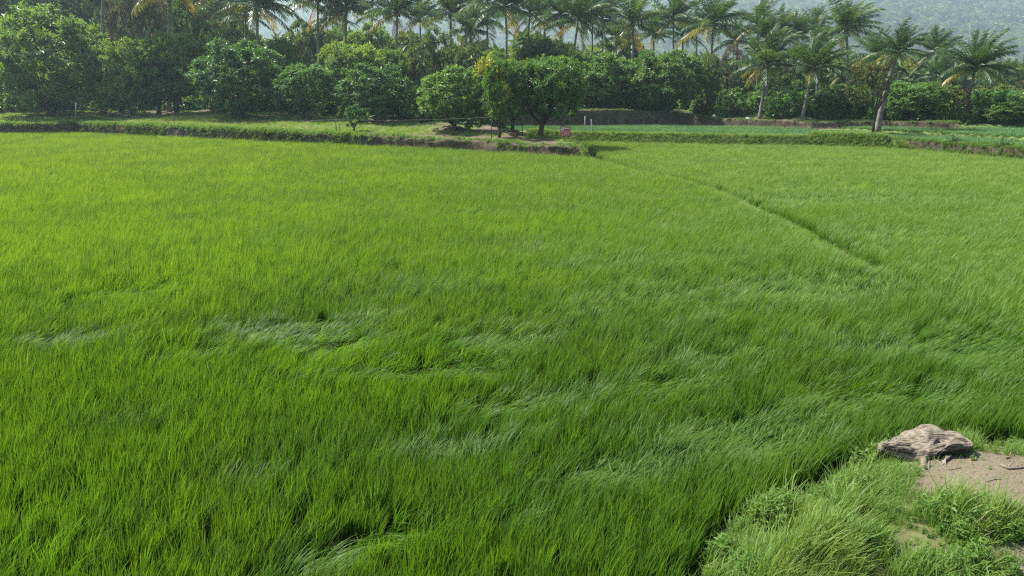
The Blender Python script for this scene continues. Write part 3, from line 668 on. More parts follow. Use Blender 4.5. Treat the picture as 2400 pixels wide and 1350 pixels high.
tree('wide spreading mango tree right of the leaning palm', 'dome', 2140, 140, 193, (2140, 284), group=G3)
tree('slender olive tree with several thin stems at the end of the bank', 'high', 2238, 80, 204, (2238, 287), mat=M_OLIVE, group=G3, name='olive_leaved_tree')
tree('bright green shrub touching the right edge below the hill', 'bush', 2362, 110, 238, (2362, 291), mat=M_MANGO, group=G3, name='leafy_bush')
tree('hazy tree behind the slender olive tree at the right', 'bush', 2330, 130, 200, Y=98, mat=M_MANGO_L, group=G3, name='leafy_tree')
tree('shaded crown between the wide spreading mango and the olive tree', 'bush', 2205, 120, 200, Y=88, group=G3, name='leafy_tree')
tree('dark crown low behind the leaning palm trunk', 'bush', 2080, 130, 190, Y=90, group=G3, name='leafy_tree')
tree('hazy crown at the right edge under the last small palm', 'bush', 2420, 120, 195, Y=105, group=G3, name='leafy_tree')
# yellow flush on the slender tree
r_ = np.random.default_rng(77)
C_ = np.concatenate([r_.normal(0, 1, (46, 3)) * [0.12, 0.1, 0.05] + [-0.18, -0.16, 0.93], r_.normal(0, 1, (20, 3)) * [0.08, 0.08, 0.05] + [0.12, -0.3, 0.80], r_.normal(0, 1, (16, 3)) * [0.05, 0.06, 0.05] + [0.2, -0.42, 0.62]])
V_, F_ = rosettes(C_, unit(r_.normal(0, 1, C_.shape) + [0, -.4, .5]), r_, 9, 0.07, 0.021)
fo = ob('new_leaves', mk('new_leaves', V_, F_, M_FLUSH), yt); fo['label'] = 'yellow flush of new leaves'

# ------------------------------------------------------------------ coconut palms, fronds swept by the wind towards +x
WV = np.array([0.95, 0.25, 0.0])
def frond_mesh(az, el, g, wd, seed, mat, leaf_droop=0.45, nl=32):
    r = np.random.default_rng(seed); n = 13
    d = np.array([math.cos(el) * math.cos(az), math.cos(el) * math.sin(az), math.sin(el)]); p = np.zeros(3); P = [p.copy()]; D = [d.copy()]
    for i in range(n):
        s = (i + 1) / n
        d = d + (np.array([0, 0, -1.0]) * g * s + WV * wd * (0.35 + s)) * (1.5 / n); d /= np.linalg.norm(d)
        p = p + d / n; P.append(p.copy()); D.append(d.copy())
    P = np.array(P); D = np.array(D); tt = np.linspace(0, 1, n + 1)
    mb = tube_arrays(P, 0.0125 * (1.12 - tt) + 0.001, 4, False)
    V = [mb[0]]; F = [np.array([(a, b, c) for a, b, c, e in mb[1]] + [(a, c, e) for a, b, c, e in mb[1]])]; nv = len(mb[0])
    for sgn in (-1, 1):
        t = np.linspace(0.14, 0.995, nl) + r.uniform(-.008, .008, nl)
        pos = np.stack([np.interp(t, tt, P[:, k]) for k in range(3)], -1); dd = unit(np.stack([np.interp(t, tt, D[:, k]) for k in range(3)], -1))
        side = np.cross(dd, np.array([0, 0, 1.0])); sn = np.linalg.norm(side, axis=1, keepdims=True)
        side = unit(np.where(sn < 0.12, np.array([math.sin(az), -math.cos(az), 0]), side)) * sgn
        ln = 0.285 * np.clip(np.sin(np.pi * (0.16 + 0.70 * t)), 0.1, 1) ** 0.8 * r.uniform(0.82, 1.12, nl)
        d1 = unit(dd * (0.45 + 0.5 * t)[:, None] + side * 0.85 + WV * (0.30 + wd * .25) + [0, 0, -leaf_droop * 0.5] + r.normal(0, 0.09, (nl, 3)))
        d2 = unit(d1 + WV * (0.22 + wd * .2) + np.array([0, 0, -1.0]) * leaf_droop * r.uniform(0.7, 1.5, nl)[:, None])
        a = pos; b = a + d1 * (ln * 0.5)[:, None]; c = b + d2 * (ln * 0.5)[:, None]
        wv = unit(dd + r.normal(0, 0.15, (nl, 3))) * 0.0125
        V.append(np.stack([a - wv * .6, a + wv * .6, b - wv, b + wv, c], 1).reshape(-1, 3))
        k = np.arange(nl)[:, None] * 5 + nv; F.append(np.concatenate([k + [0, 1, 3], k + [0, 3, 2], k + [2, 3, 4]], 1).reshape(-1, 3)); nv += nl * 5
    return mk('frond', np.concatenate(V), np.concatenate(F), mat)
NAZ = 12
FR = {}
for i in range(NAZ):
    az = i * 2 * math.pi / NAZ
    for v in range(2):
        FR['young', i, v] = frond_mesh(az, R(68 + 8 * v), 0.55, 0.55, 100 + i + 50 * v, M_PALM, 0.25)
        FR['mid', i, v] = frond_mesh(az, R(34 + 10 * v), 0.85, 0.42, 200 + i + 50 * v, M_PALM, 0.5)
        FR['old', i, v] = frond_mesh(az, R(-2 + 12 * v), 0.95, 0.28, 300 + i + 50 * v, M_PALM if v else M_PALM, 0.7)
    FR['yellow', i, 0] = frond_mesh(az, R(-14), 1.0, 0.22, 400 + i, M_PALM_Y, 0.8)
    FR['dead', i, 0] = frond_mesh(az, R(-52), 0.9, 0.06, 500 + i, M_PALM_D, 0.9, 24)
def nut_bunch():
    mb = MB(); r = random.Random(3)
    for k in range(9):
        a = k * 2.4; q = 0.05 + 0.02 * r.random(); c = np.array([q * math.cos(a), q * math.sin(a), -0.035 - 0.012 * (k % 4)]); V = []
        for i in range(5):
            ph = math.pi * i / 4
            for j in range(6): V.append(c + np.array([0.021 * math.sin(ph) * math.cos(j * math.pi / 3), 0.021 * math.sin(ph) * math.sin(j * math.pi / 3), 0.028 * math.cos(ph)]))
        mb.add(V, [(i * 6 + j, i * 6 + (j + 1) % 6, (i + 1) * 6 + (j + 1) % 6, (i + 1) * 6 + j) for i in range(4) for j in range(6)])
    return mb.mesh('coconut_bunch', M_NUT, True)
NUTS = nut_bunch()
pr = random.Random(12)
def palm(label, cx, cyy, Rp, base=None, Y=None, bx=None, dead=1, yellow=2, young=None, mid=None, old=None, bow=0.0, nuts=True, thick=1.0):
    if base is not None: g = ground_hit(*base); Y = g[1]
    else:
        x = at_y(bx if bx is not None else cx, HORIZON, Y)[0]; g = np.array([x, Y, Hs(x, Y)])
    young = young or pr.randint(6, 10); mid = mid or pr.randint(10, 15); old = old or pr.randint(6, 11)
    tx_, ty_ = pr.uniform(-.16, .16), pr.uniform(-.1, .22)
    c = at_y(cx, cyy, Y); L = Rp * px_scale(Y) * 1.16 * pr.uniform(0.95, 1.06)
    e = ob('coconut_palm', None, loc=tuple(g)); tp = c - g
    n = 14; ts = np.linspace(0, 1, n)
    pts = np.stack([tp[0] * ts ** 1.25 + bow * np.sin(np.pi * ts), tp[1] * ts, tp[2] * ts - 0.08 * (1 - ts)], -1)
    rd = (0.115 + 0.05 * (1 - ts) + 0.10 * np.exp(-ts * 14)) * thick * (1 + 0.05 * np.sin(ts * 90))
    MB().tube(pts, rd, 9).build('trunk', M_PTRUNK, e, True)
    # crown of fronds, each frond an object
    def fr(kind, i, v, s, dz):
        o = ob('dead_frond' if kind == 'dead' else 'frond', FR[kind, i % NAZ, v], e, tuple(tp + np.array([0, 0, dz])))
        o.scale = (s,) * 3; o.rotation_euler = (tx_ + pr.uniform(-.1, .1), ty_ + pr.uniform(-.12, .12), pr.uniform(-.25, .25))
    for kind, cnt, dz, sc_ in (('young', young, 0.10, 0.9), ('mid', mid, 0.03, 1.0), ('old', old, -0.05, 0.98), ('yellow', yellow, -0.1, 0.9), ('dead', max(0, dead - 2), -0.16, 0.68)):
        st = pr.randrange(NAZ)
        for j in range(cnt):
            i = st + int(round(j * NAZ / max(cnt, 1) + pr.uniform(-.45, .45)))
            fr(kind, i, pr.randrange(2) if kind in ('young', 'mid', 'old') else 0, L * sc_ * pr.uniform(0.85, 1.1), dz * L / 3)
    if nuts:
        o = ob('coconut_bunch', NUTS, e, tuple(tp)); o.scale = (L,) * 3; o.rotation_euler[2] = pr.uniform(0, 6)
    tag(e, label, 'palm tree', 'coconut palms behind the fields'); return e
palm('tall coconut palm at far left whose bare trunk runs out of the top', 246, -150, 95, Y=90, bx=237, thick=1.35)
palm('coconut palm with straight dark trunk and yellowed fronds hanging at the top edge', 400, -42, 105, Y=92, bx=392, yellow=3, dead=3, thick=1.3)
palm('thin distant palm stem just left of the straight dark trunk', 371, -40, 70, Y=128, bx=373)
palm('hazy drooping palm crown right of the straight dark trunk', 498, -12, 85, Y=122, bx=505, dead=3)
palm('palm with bright drooping fronds above the tallest round mango', 602, 6, 92, Y=90, bx=606, dead=3, yellow=4, thick=1.2)
palm('short trunked palm half hidden left of the bright drooping palm', 575, 32, 60, Y=112, bx=577, dead=1)
palm('palm with an orange skirt of dead fronds right of the first sky gap', 745, -4, 82, Y=102, bx=746, dead=4)
palm('palm with a thin pale trunk above the umbrella shaped mango', 812, 17, 76, Y=105, bx=809, dead=3)
palm('hazy palm crown behind and between the two centre left palms', 872, 4, 68, Y=125)
palm('palm with a brown stem directly left of the tall loose pale tree', 931, 30, 74, Y=98, bx=927, dead=4)
palm('palm with nodding fronds above the tall loose pale tree', 1056, 32, 66, Y=106, dead=2)
palm('low wide palm crown right of the tall loose pale tree', 1103, 68, 60, Y=102, dead=4)
palm('hazy upright palm tuft behind the low wide palm crown', 1092, 12, 58, Y=128, nuts=False)
palm('palm with a curved grey trunk above the yellow flushed mango', 1184, 14, 86, Y=92, bx=1170, dead=2, bow=0.5)
palm('hazy palm with orange dead fronds right of the curved grey trunk', 1242, 30, 66, Y=114, bx=1229, dead=4)
palm('palm with a brown folded skirt behind the double trunk pair', 1314, 34, 64, Y=106, dead=4)
palm('palm with a slanting thin trunk above the corner mango', 1356, 46, 74, Y=94, bx=1330, dead=3)
palm('small hazy palm right of the slanting thin trunk', 1412, 44, 52, Y=122)
palm('lowest hazy palm crown above the left end of the earth bank', 1444, 86, 44, Y=118, dead=3)
palm('palm with two stiff spear leaves and a bent trunk over the bank', 1482, 54, 70, Y=96, bx=1452, young=7, bow=0.8, dead=3)
palm('palm with windblown crown left of the full round palm', 1578, 42, 60, Y=106)
palm('low hazy palm crown below the windblown one', 1600, 80, 50, Y=114)
palm('full round palm crown in the middle of the right hand row', 1672, 54, 76, Y=97, bx=1662, dead=3, yellow=4)
palm('tallest palm above the half bare brown tree', 1776, 60, 58, Y=106)
palm('windblown palm just right of the one above the half bare tree', 1826, 74, 54, Y=111)
palm('palm crown stacked between the nearest palm and the tall row', 1799, 94, 54, Y=92, dead=1)
palm('nearest complete palm on a small mound by the white sacks', 1800, 150, 78, (1781, 278), dead=2, yellow=5, thick=1.1)
palm('palm in the row left of the thin distant one, under the hill', 1866, 84, 50, Y=109)
palm('thin distant palm with a narrow crown against the hill', 1907, 60, 40, Y=124)
palm('tallest free standing palm against the pale hill', 1985, 66, 66, Y=100, bx=1990, dead=1)
palm('second palm standing on the earth bank with long hanging fronds', 1909, 158, 74, (1880, 281), old=9, dead=1)
palm('bushy palm crown directly above the second palm on the bank', 1917, 112, 58, Y=94, dead=1)
palm('low hazy palm right of the long hanging fronds', 1988, 168, 42, Y=112)
palm('palm crown emerging from behind the round olive brown tree', 2052, 130, 54, Y=88, dead=1)
palm('leaning palm with a thick grey trunk on the grassy bund', 2106, 120, 62, (2056, 314), yellow=4, dead=2, thick=1.35, bow=-0.15, young=7)
palm('palm swept to the right between the leaning palm and the last tall one', 2195, 122, 52, Y=96)
palm('low spreading palm below the swept one', 2209, 180, 52, Y=90, dead=3)
palm('last tall palm at the right with a slanting pale trunk', 2288, 156, 74, (2257, 286), young=8, yellow=2)
palm('thin leaning palm stem in the shade near the right edge', 2336, 182, 46, Y=100, bx=2296)
palm('small palm with dead fronds cut by the right edge', 2397, 182, 44, Y=102, dead=4)
palm('faint small palm crown between the orange skirted palm and its right neighbour', 780, 42, 50, Y=132, nuts=False)
palm('faint palm crown right of the brown stemmed palm', 985, 44, 54, Y=128, nuts=False)
palm('faint palm crown tucked left of the curved grey trunk', 1142, 44, 58, Y=127, nuts=False)
palm('faint palm crown between the orange dead fronds and the brown skirt', 1277, 48, 54, Y=128, nuts=False)
palm('faint tall palm between the slanting thin trunk and the small hazy palm', 1388, 24, 58, Y=124, nuts=False)
palm('faint low palm right of the palm with spear leaves', 1532, 78, 46, Y=126, nuts=False)
palm('faint palm left of the full round palm crown', 1632, 66, 48, Y=124, nuts=False)
palm('faint low palm right of the full round palm crown', 1728, 96, 44, Y=122, nuts=False)
def seedling(label, cx, cyy, Rp, base):
    g = ground_hit(*base); L = Rp * px_scale(g[1]) * 1.3
    e = ob('palm_seedling', None, loc=tuple(g))
    MB().tube([(0, 0, -.05), (0.02, 0, 0.1), (0.03, 0, 0.22)], [0.06, 0.05, 0.03], 7).build('stem', M_PETIOLE, e, True)
    for j in range(9):
        o = ob('frond', FR['mid' if j % 2 else 'young', (j * 5) % NAZ, j % 2], e, (0.02, 0, 0.18)); o.scale = (L * pr.uniform(.8, 1.1),) * 3
    tag(e, label, 'palm seedling', 'palm seedlings on the right bund')
seedling('young palm seedling on the right bund, left of the yellowing one', 2231, 340, 18, (2231, 352))
seedling('yellowing palm seedling at the right edge of the bund', 2346, 350, 20, (2346, 366))

# far wood behind the palms and forest on the hills
def forest_crown(seed):
    r = np.random.default_rng(seed)
    lob = [(0, 0, 0.25, .62, .62, .55)] + [(0.42 * math.cos(i * 2.4), 0.42 * math.sin(i * 2.4), r.uniform(.1, .55), *(r.uniform(.32, .48),) * 2, r.uniform(.3, .42)) for i in range(7)]
    C, O = crown_points(lob, 120, r, 0.1); V, F = rosettes(C, O, r, 4, 0.34, 0.22, 0.3); return mk('forest_crown', V, F, M_FOREST)
C_FOREST = src_coll('forest_crown', [forest_crown(s) for s in range(5)])
fx, fy = jgrid(-1900, 2000, 680, 3100, 15.5)
fz = hill_z(fx, fy); k = (np.abs(fx) < 0.72 * fy + 15) & (fz > 3.0) & (fz / fy < 0.17) & (fbm(fx / 150, fy / 150, 91) > 0.30); fx, fy, fz = fx[k], fy[k], fz[k]
k = rng.uniform(0, 1, fx.shape) < np.clip(1200 / fy, 0.5, 1); fx, fy, fz = fx[k], fy[k], fz[k]
nf = len(fx); fs = rng.uniform(5.5, 13.5, nf) * np.clip(fy / 1400, 1, 1.35)
scatter('forest_trees', np.stack([fx, fy, fz + fs * 0.2], -1), rng.integers(0, 5, nf), np.stack([np.zeros(nf), np.zeros(nf), rng.uniform(0, 6.28, nf)], -1), fs, C_FOREST, 'pale hazy forest covering the hillside behind the palms', 'forest')
wx, wy = jgrid(-380, 420, 132, 560, 7.5)
k = np.abs(wx) < 0.72 * wy + 8; wx, wy = wx[k], wy[k]; nw = len(wx); ws = rng.uniform(3.6, 6.6, nw) * (1.0 + 1.5 * sstep(-0.34, -0.5, wx / wy) + 0.25 * sstep(200, 500, wy))
lift = 0.25 + 0.5 * sstep(230, 150, wy) * sstep(0.30, 0.05, wx / wy)
scatter('distant_wood', np.stack([wx, wy, 2.8 + ws * lift], -1), rng.integers(0, 5, nw), np.stack([np.zeros(nw), np.zeros(nw), rng.uniform(0, 6.28, nw)], -1), ws, C_FOREST, 'hazy mass of trees between the palms and the foot of the hill', 'wood')

# ------------------------------------------------------------------ grass and weeds on banks, bunds and in the orchard
def tufts(name, specs, mat):
    return [blade_mesh(name, [blades(*a, **k) for a, k in sp], mat) for sp in specs]
turf_m = tufts('turf_tuft', [[((34, 0.2, (0.07, 0.17), (0.012, 0.02), 0.4, 0.5, 0.5, 3), {})] for _ in range(4)], M_GRASS)
tall_m = tufts('bund_grass', [[((34, 0.17, (0.22, 0.5), (0.010, 0.018), 0.7, 0.45, 0.7, 4), {})] for _ in range(4)], M_WILD)
straw_m = tufts('dry_grass', [[((22, 0.2, (0.12, 0.3), (0.008, 0.014), 0.8, 0.8, 0.8, 3), {})] for _ in range(2)], M_STRAW)
def weed_mesh(seed, n, hgt, leaf, mat):
    r = np.random.default_rng(seed); C = r.normal(0, 1, (n, 3)) * [0.16, 0.16, 0.0]; C[:, 2] = hgt * r.uniform(0.15, 1, n) * np.exp(-(C[:, 0] ** 2 + C[:, 1] ** 2) / 0.06)
    V, F = rosettes(C, unit(r.normal(0, .5, (n, 3)) + [0, 0, 1]), r, 5, leaf, leaf * 0.42, 0.4); return mk('weed', V, F, mat)
weed_m = [weed_mesh(i, 26, 0.4, 0.12, M_HERB) for i in range(4)]
C_TURF = src_coll('turf_tuft', turf_m + straw_m[:1]); C_BUND = src_coll('bund_plant', tall_m + weed_m[:3] + straw_m)
def put(name, x, y, coll, pick, s, label, cat, sink=0.01, rzs=None, wind=True):
    n = len(x); rz = (WIND + rng.normal(0, 0.5, n)) if wind else rng.uniform(0, 6.28, n)
    return scatter(name, np.stack([x, y, H(x, y) - sink], -1), pick, np.stack([rng.normal(0, .06, n), rng.normal(0, .06, n), rz], -1), s, coll, label, cat)
# orchard turf
x, y = jgrid(-62, 8, 44, 104, 0.3); k = view(x, y) & (y > fE(x) + 1.2) & (x < fXR(y) - 0.4) & (y < fE(x) + 26)
x, y = x[k], y[k]; k = rng.uniform(0, 1, x.shape) < orchard_turf(x, y) * 1.1 - 0.05
for bx, by, br, bh in BUMPS: k &= (x - bx) ** 2 + (y - by) ** 2 > (br * 0.95) ** 2
x, y = x[k], y[k]
put('turf', x, y, C_TURF, rng.integers(0, 5, len(x)), rng.uniform(0.7, 1.4, len(x)), 'short bright grass growing under and before the orchard trees', 'grass')
# weeds over the orchard bank and over the right hand bund
def bank_weeds(xs, fy_, z0, dens, label, sc0, sc1, seed, smax=2.2, face=0.4, bare=0.15, herb=0.45, slope=0.0):
    n = int((xs[1] - xs[0]) * dens); x = rng.uniform(xs[0], xs[1], n); q = rng.uniform(0, 1, n); s = np.where(q < face, rng.uniform(-0.3 - slope, 0.25, n), rng.uniform(0.1, smax, n))
    k = rng.uniform(0, 1, n) < bare + 0.95 * sstep(0.36, 0.56, fbm(x * 0.33 + s * .2, s * 0.8, seed)); x, s = x[k], s[k]; n = len(x); y = fy_(x) + s
    z = strip_z(x, s, fy_, z0, slope); u = rng.uniform(0, 1, n)
    pk = np.where(u < herb, rng.integers(4, 7, n), np.where(u < herb + 0.13, rng.integers(7, 9, n), rng.integers(0, 4, n)))
    return scatter('bank_weeds', np.stack([x, y - 0.05, z - 0.02], -1), pk, np.stack([rng.normal(0.1, .15, n), rng.normal(0, .15, n), rng.uniform(-0.6, 1.0, n)], -1), rng.uniform(sc0, sc1, n), C_BUND, label, 'weeds')
bank_weeds((-60, -8), fE, 0.0, 190, 'low weeds and grass creeping over the earth bank below the orchard', 0.35, 0.85, 81, 2.2, 0.4, 0.25)
bank_weeds((-8, E_P[-2][0] - .2), fE, 0.0, 70, 'sparse weeds on the bare corner of the orchard bank', 0.3, 0.6, 82)
bank_weeds((-1, XD - .3), fD, 1.0, 60, 'thin grass hanging over the lip of the dark earth bank', 0.25, 0.5, 86, 1.6, 0.06)
bank_weeds((28.4, 56), fB1, -0.2, 560, 'dark green weeds over the low bund at the far right', 0.28, 0.55, 84, 1.9, 0.5, 0.8)
# bunds of the right hand terraces
bank_weeds((1.4, 28.8), fB1, -0.08, 300, 'shaggy pale grass on the bund between the right paddy and the terrace', 0.34, 0.66, 88, 1.7, 0.6, 0.7, 0.08, 0.8)
gx_ = at_z(2060, 330, 0.9)[0]
bank_weeds((gx_ - 3.2, gx_ + 1.6), fB1, -0.08, 330, 'tall bushy grass at the end of the bund by the leaning palm', 0.75, 1.25, 90, 1.8, 0.5, 0.8, 0.2, 0.8)
x, y = jgrid(24, 62, 42, 66, 0.22); e_ = y - fB3(x); k = view(x, y) & (e_ > -0.2) & (e_ < 1.3); x, y = x[k], y[k]; k = fbm(x * 0.4, y * 0.4, 85) < 0.56; x, y = x[k], y[k]
put('bund_grass', x, y, C_BUND, rng.integers(0, 9, len(x)), rng.uniform(0.5, 0.8, len(x)), 'brownish grass on the upper small bund at the far right', 'grass')
# top of the dark earth bank and its floor
x, y = jgrid(-4, 40, 52, 100, 0.34); e_ = y - fD(x); k = view(x, y) & (e_ > 0.35) & (e_ < 9) & (x < XD) & (x > fXR(y) - 1); x, y, e_ = x[k], y[k], e_[k]
k = rng.uniform(0, 1, len(x)) < 0.15 + 0.75 * sstep(0.45, 0.62, fbm(x * 0.3, y * 0.3, 87)) * np.exp(-e_ / 5); x, y = x[k], y[k]
put('bank_grass', x, y, C_BUND, rng.integers(0, 9, len(x)), rng.uniform(0.3, 0.6, len(x)), 'thin grass along the top of the dark earth bank', 'grass')
# low bunds inside the paddies
tt_ = rng.uniform(0, 1, 2600); yy_ = 8 + 38 * tt_; xx_ = fR(yy_) + 0.14 + rng.normal(0, 0.13, 2600)
lb = LB_P[0] + (LB_P[-1] - LB_P[0]) * rng.uniform(0, 1, (700, 1)) + rng.normal(0, 0.22, (700, 2))
x = np.concatenate([xx_, lb[:, 0]]); y = np.concatenate([yy_, lb[:, 1]]); k = view(x, y); x, y = x[k], y[k]
put('bund_grass', x, y, C_TURF, rng.integers(0, 4, len(x)), rng.uniform(0.8, 1.6, len(x)), 'short grass on the low bunds dividing the paddies', 'grass')
# undergrowth in the shade between the trees
C_UNDER = src_coll('undergrowth', [weed_mesh(30 + i, 60, 1.0, 0.2, M_MANGO) for i in range(3)])
x, y = jgrid(-75, 60, 70, 126, 1.0); k = view(x, y) & (((x < fXR(y)) & (y > fE(x) + 17)) | ((x > fXR(y)) & (y > fD(x) + 5) & (x < XD + 30))); x, y = x[k], y[k]
k = fbm(x * 0.2, y * 0.2, 89) > 0.40; x, y = x[k], y[k]
put('undergrowth', x, y, C_UNDER, rng.integers(0, 3, len(x)), rng.uniform(1.2, 3.0, len(x)), 'dark undergrowth in the shade between the orchard trees', 'undergrowth', 0.02, wind=False)

# ------------------------------------------------------------------ fence, sign, sacks
fence = ob('wire_fence', None, loc=tuple(ground_hit(178, 300)))
F0 = np.array(fence.location)
def post(px, top, bot, rad_, mat, lean_px=0, name='post'):
    g = ground_hit(px, bot); tz = at_y(px + lean_px, top, g[1])
    MB().tube([g - F0 - [0, 0, .25], (g + tz) / 2 - F0, tz - F0], [rad_, rad_, rad_ * 0.96], 8).build(name, mat, fence, True)
    return g, tz
pA = post(176, 241, 301, 0.065, M_GALV, 3)
pB = post(1370.5, 272, 337, 0.045, M_GALV, 1)
pC = post(1391.5, 279, 341, 0.04, M_GALV, -6)
sticks = [post(400, 284, 311, 0.025, M_STICK, -7), post(410, 270, 300, 0.025, M_STICK, -3), post(790, 277, 325, 0.025, M_STICK, -4), post(796, 290, 317, 0.022, M_STICK), post(1152, 270, 332, 0.025, M_STICK), post(1225, 285, 319, 0.028, M_STICK, -2)]
br0 = ground_hit(1334, 330); br1 = lerp(pB[0], pB[1], 0.42)
MB().tube([br0 - F0, br1 - F0], 0.022, 6).build('brace', M_STICK, fence)
def wire(pts, sag=0.05, name='wire'):
    P = []
    for a, b in zip(pts[:-1], pts[1:]):
        for t_ in np.linspace(0, 1, 8, endpoint=False): P.append(lerp(a, b, t_) - [0, 0, sag * 4 * t_ * (1 - t_)])
    P.append(pts[-1]); MB().tube(np.array(P) - F0, 0.004, 5, False).build(name, M_WIRE, fence)
chain = [pA, sticks[0], sticks[2], sticks[4], pB]
for f_ in (0.93, 0.62, 0.3): wire([lerp(a, b, f_) for a, b in chain], 0.12)
wl = lerp(pA[0], pA[1], 0.93); wire([wl, wl + [-1.0, 0.6, -0.4], ground_hit(143, 262)], -0.05)
wire([lerp(pA[0], pA[1], 0.25), at_y(60, 290, 74), at_y(-60, 287, 74)], 0.1)
tag(fence, 'loose wire fence with grey posts and thin sticks along the orchard edge', 'fence')

sg = ground_hit(1322, 331); st_ = at_y(1323, 297, sg[1]); sb_ = at_y(1323, 319, sg[1]); sgn = ob('warning_sign', None, loc=tuple(sg))
bw = 21.5 * px_scale(sg[1]); bh_ = st_[2] - sb_[2]; z0 = sb_[2] - sg[2]; cx_ = 0.08
MB().tube([(0, 0.02, -0.2), (0.005, 0.02, z0 * 0.6), (0.02, 0.02, z0 + bh_ * 0.9)], 0.025, 7).build('post', M_TWIG, sgn, True)
brd = MB().box((cx_, -0.012, z0 + bh_ / 2), (bw, 0.012, bh_)).build('board', M_RED, sgn)
for nm, c, d in (('frame', (cx_, -0.014, z0 + bh_), (bw + 0.04, 0.03, 0.03)), ('frame', (cx_, -0.014, z0), (bw + 0.04, 0.03, 0.03)), ('frame', (cx_ - bw / 2, -0.0145, z0 + bh_ / 2), (0.03, 0.029, bh_ - 0.03)), ('frame', (cx_ + bw / 2, -0.0145, z0 + bh_ / 2), (0.03, 0.029, bh_ - 0.03))):
    MB().box(c, d).build(nm, M_FRAME, sgn)
def sx(u): return cx_ - bw / 2 + u * bw
def sz(v): return z0 + (1 - v) * bh_
lg = MB().box((sx(0.19), -0.0205, sz(0.20)), (bw * 0.27, 0.005, bh_ * 0.30)).build('emblem', M_SIGNW, brd)
MB().box((sx(0.20), -0.0255, sz(0.15)), (bw * 0.10, 0.005, bh_ * 0.16)).build('emblem_mark', M_SIGNB, brd)
rs_ = random.Random(4)
def glyphs(name, u0, u1, v0, v1, dens):
    """a row of lettering too small to read, as strokes of uneven height"""
    mb = MB(); u = u0
    while u < u1:
        w_ = rs_.uniform(0.018, 0.04); a = v0 + rs_.uniform(0, .18) * (v1 - v0); b = v1 - rs_.uniform(0, .18) * (v1 - v0)
        mb.box((sx(u + w_ / 2), -0.0205, (sz(a) + sz(b)) / 2), (bw * w_, 0.005, abs(sz(a) - sz(b))))
        if rs_.random() < 0.7: mb.box((sx(u + w_ * 1.3), -0.0207, lerp(sz(a), sz(b), rs_.choice([.15, .5, .85]))), (bw * w_ * 1.2, 0.0044, bh_ * 0.022))
        u += w_ * dens
    return mb.build(name, M_SIGNW, brd)
glyphs('lettering', 0.36, 0.92, 0.07, 0.25, 1.7)
for a, b, v in ((0.08, 0.92, 0.46), (0.1, 0.36, 0.545), (0.70, 0.92, 0.545), (0.38, 0.68, 0.615), (0.12, 0.90, 0.75), (0.08, 0.92, 0.88)): glyphs('lettering', a, b, v - 0.03, v + 0.03, 2.6)
tag(sgn, 'red metal sign board with white lettering on a short post', 'sign')

def sack(label, px, py, wp, hp, mat, rot=0.0, lie=False):
    g = ground_hit(px, py); k = px_scale(g[1]); w_, h_ = wp * k / 2, hp * k / 2; r = np.random.default_rng(int(px)); V = []; nu, nv = 12, 10
    for i in range(nv + 1):
        ph = -math.pi / 2 + math.pi * i / nv
        for j in range(nu):
            th = 2 * math.pi * j / nu; cc = abs(math.cos(ph)) ** 0.55; pinch = 1 - 0.45 * sstep(0.55, 0.95, math.sin(ph))
            q = 1 + 0.14 * (vnoise(th * 1.7, ph * 2.3, int(px)) - 0.5)
            V.append((w_ * cc * pinch * q * math.cos(th), w_ * 0.75 * cc * pinch * q * math.sin(th), h_ * (math.copysign(abs(math.sin(ph)) ** 0.8, math.sin(ph)) + 0.92)))
    V = np.array(V); c, s = math.cos(rot), math.sin(rot); V[:, 0], V[:, 2] = V[:, 0] * c + V[:, 2] * s, -V[:, 0] * s + V[:, 2] * c
    V[:, 2] -= V[:, 2].min() + 0.02
    F = [(i * nu + j, i * nu + (j + 1) % nu, (i + 1) * nu + (j + 1) % nu, (i + 1) * nu + j) for i in range(nv) for j in range(nu)]
    m = mk('sack', V, F, mat, True); tag(ob('sack', m, loc=tuple(g)), label, 'sack', 'sacks left on the earth bank')
sack('white sack standing upright alone on the bank', 1673, 281, 8, 12, M_SACK)
sack('left of three low white sacks in a row', 1709, 282.5, 8, 5, M_SACK)
sack('middle of three low white sacks in a row', 1717, 283, 7, 5, M_SACK)
sack('right and smallest of three low white sacks', 1725, 283, 6, 4, M_SACK)
sack('white sack lying by the foot of the nearest palm', 1753, 281, 12, 5, M_SACK, 0.15)
sack('left of two grey sacks leaning on the dark bank slope', 1611, 276, 8, 13, M_SACKG, -0.35)
sack('right of two grey sacks leaning on the dark bank slope', 1621, 277, 10, 11, M_SACKG, -0.3)
sack('small grey bundle on top of the dark bank, leftmost', 1574, 268, 7, 7, M_SACKG)
sack('pale bundle by the foot of the second palm on the bank', 1860, 284, 9, 5, M_SACKG, 0.2)

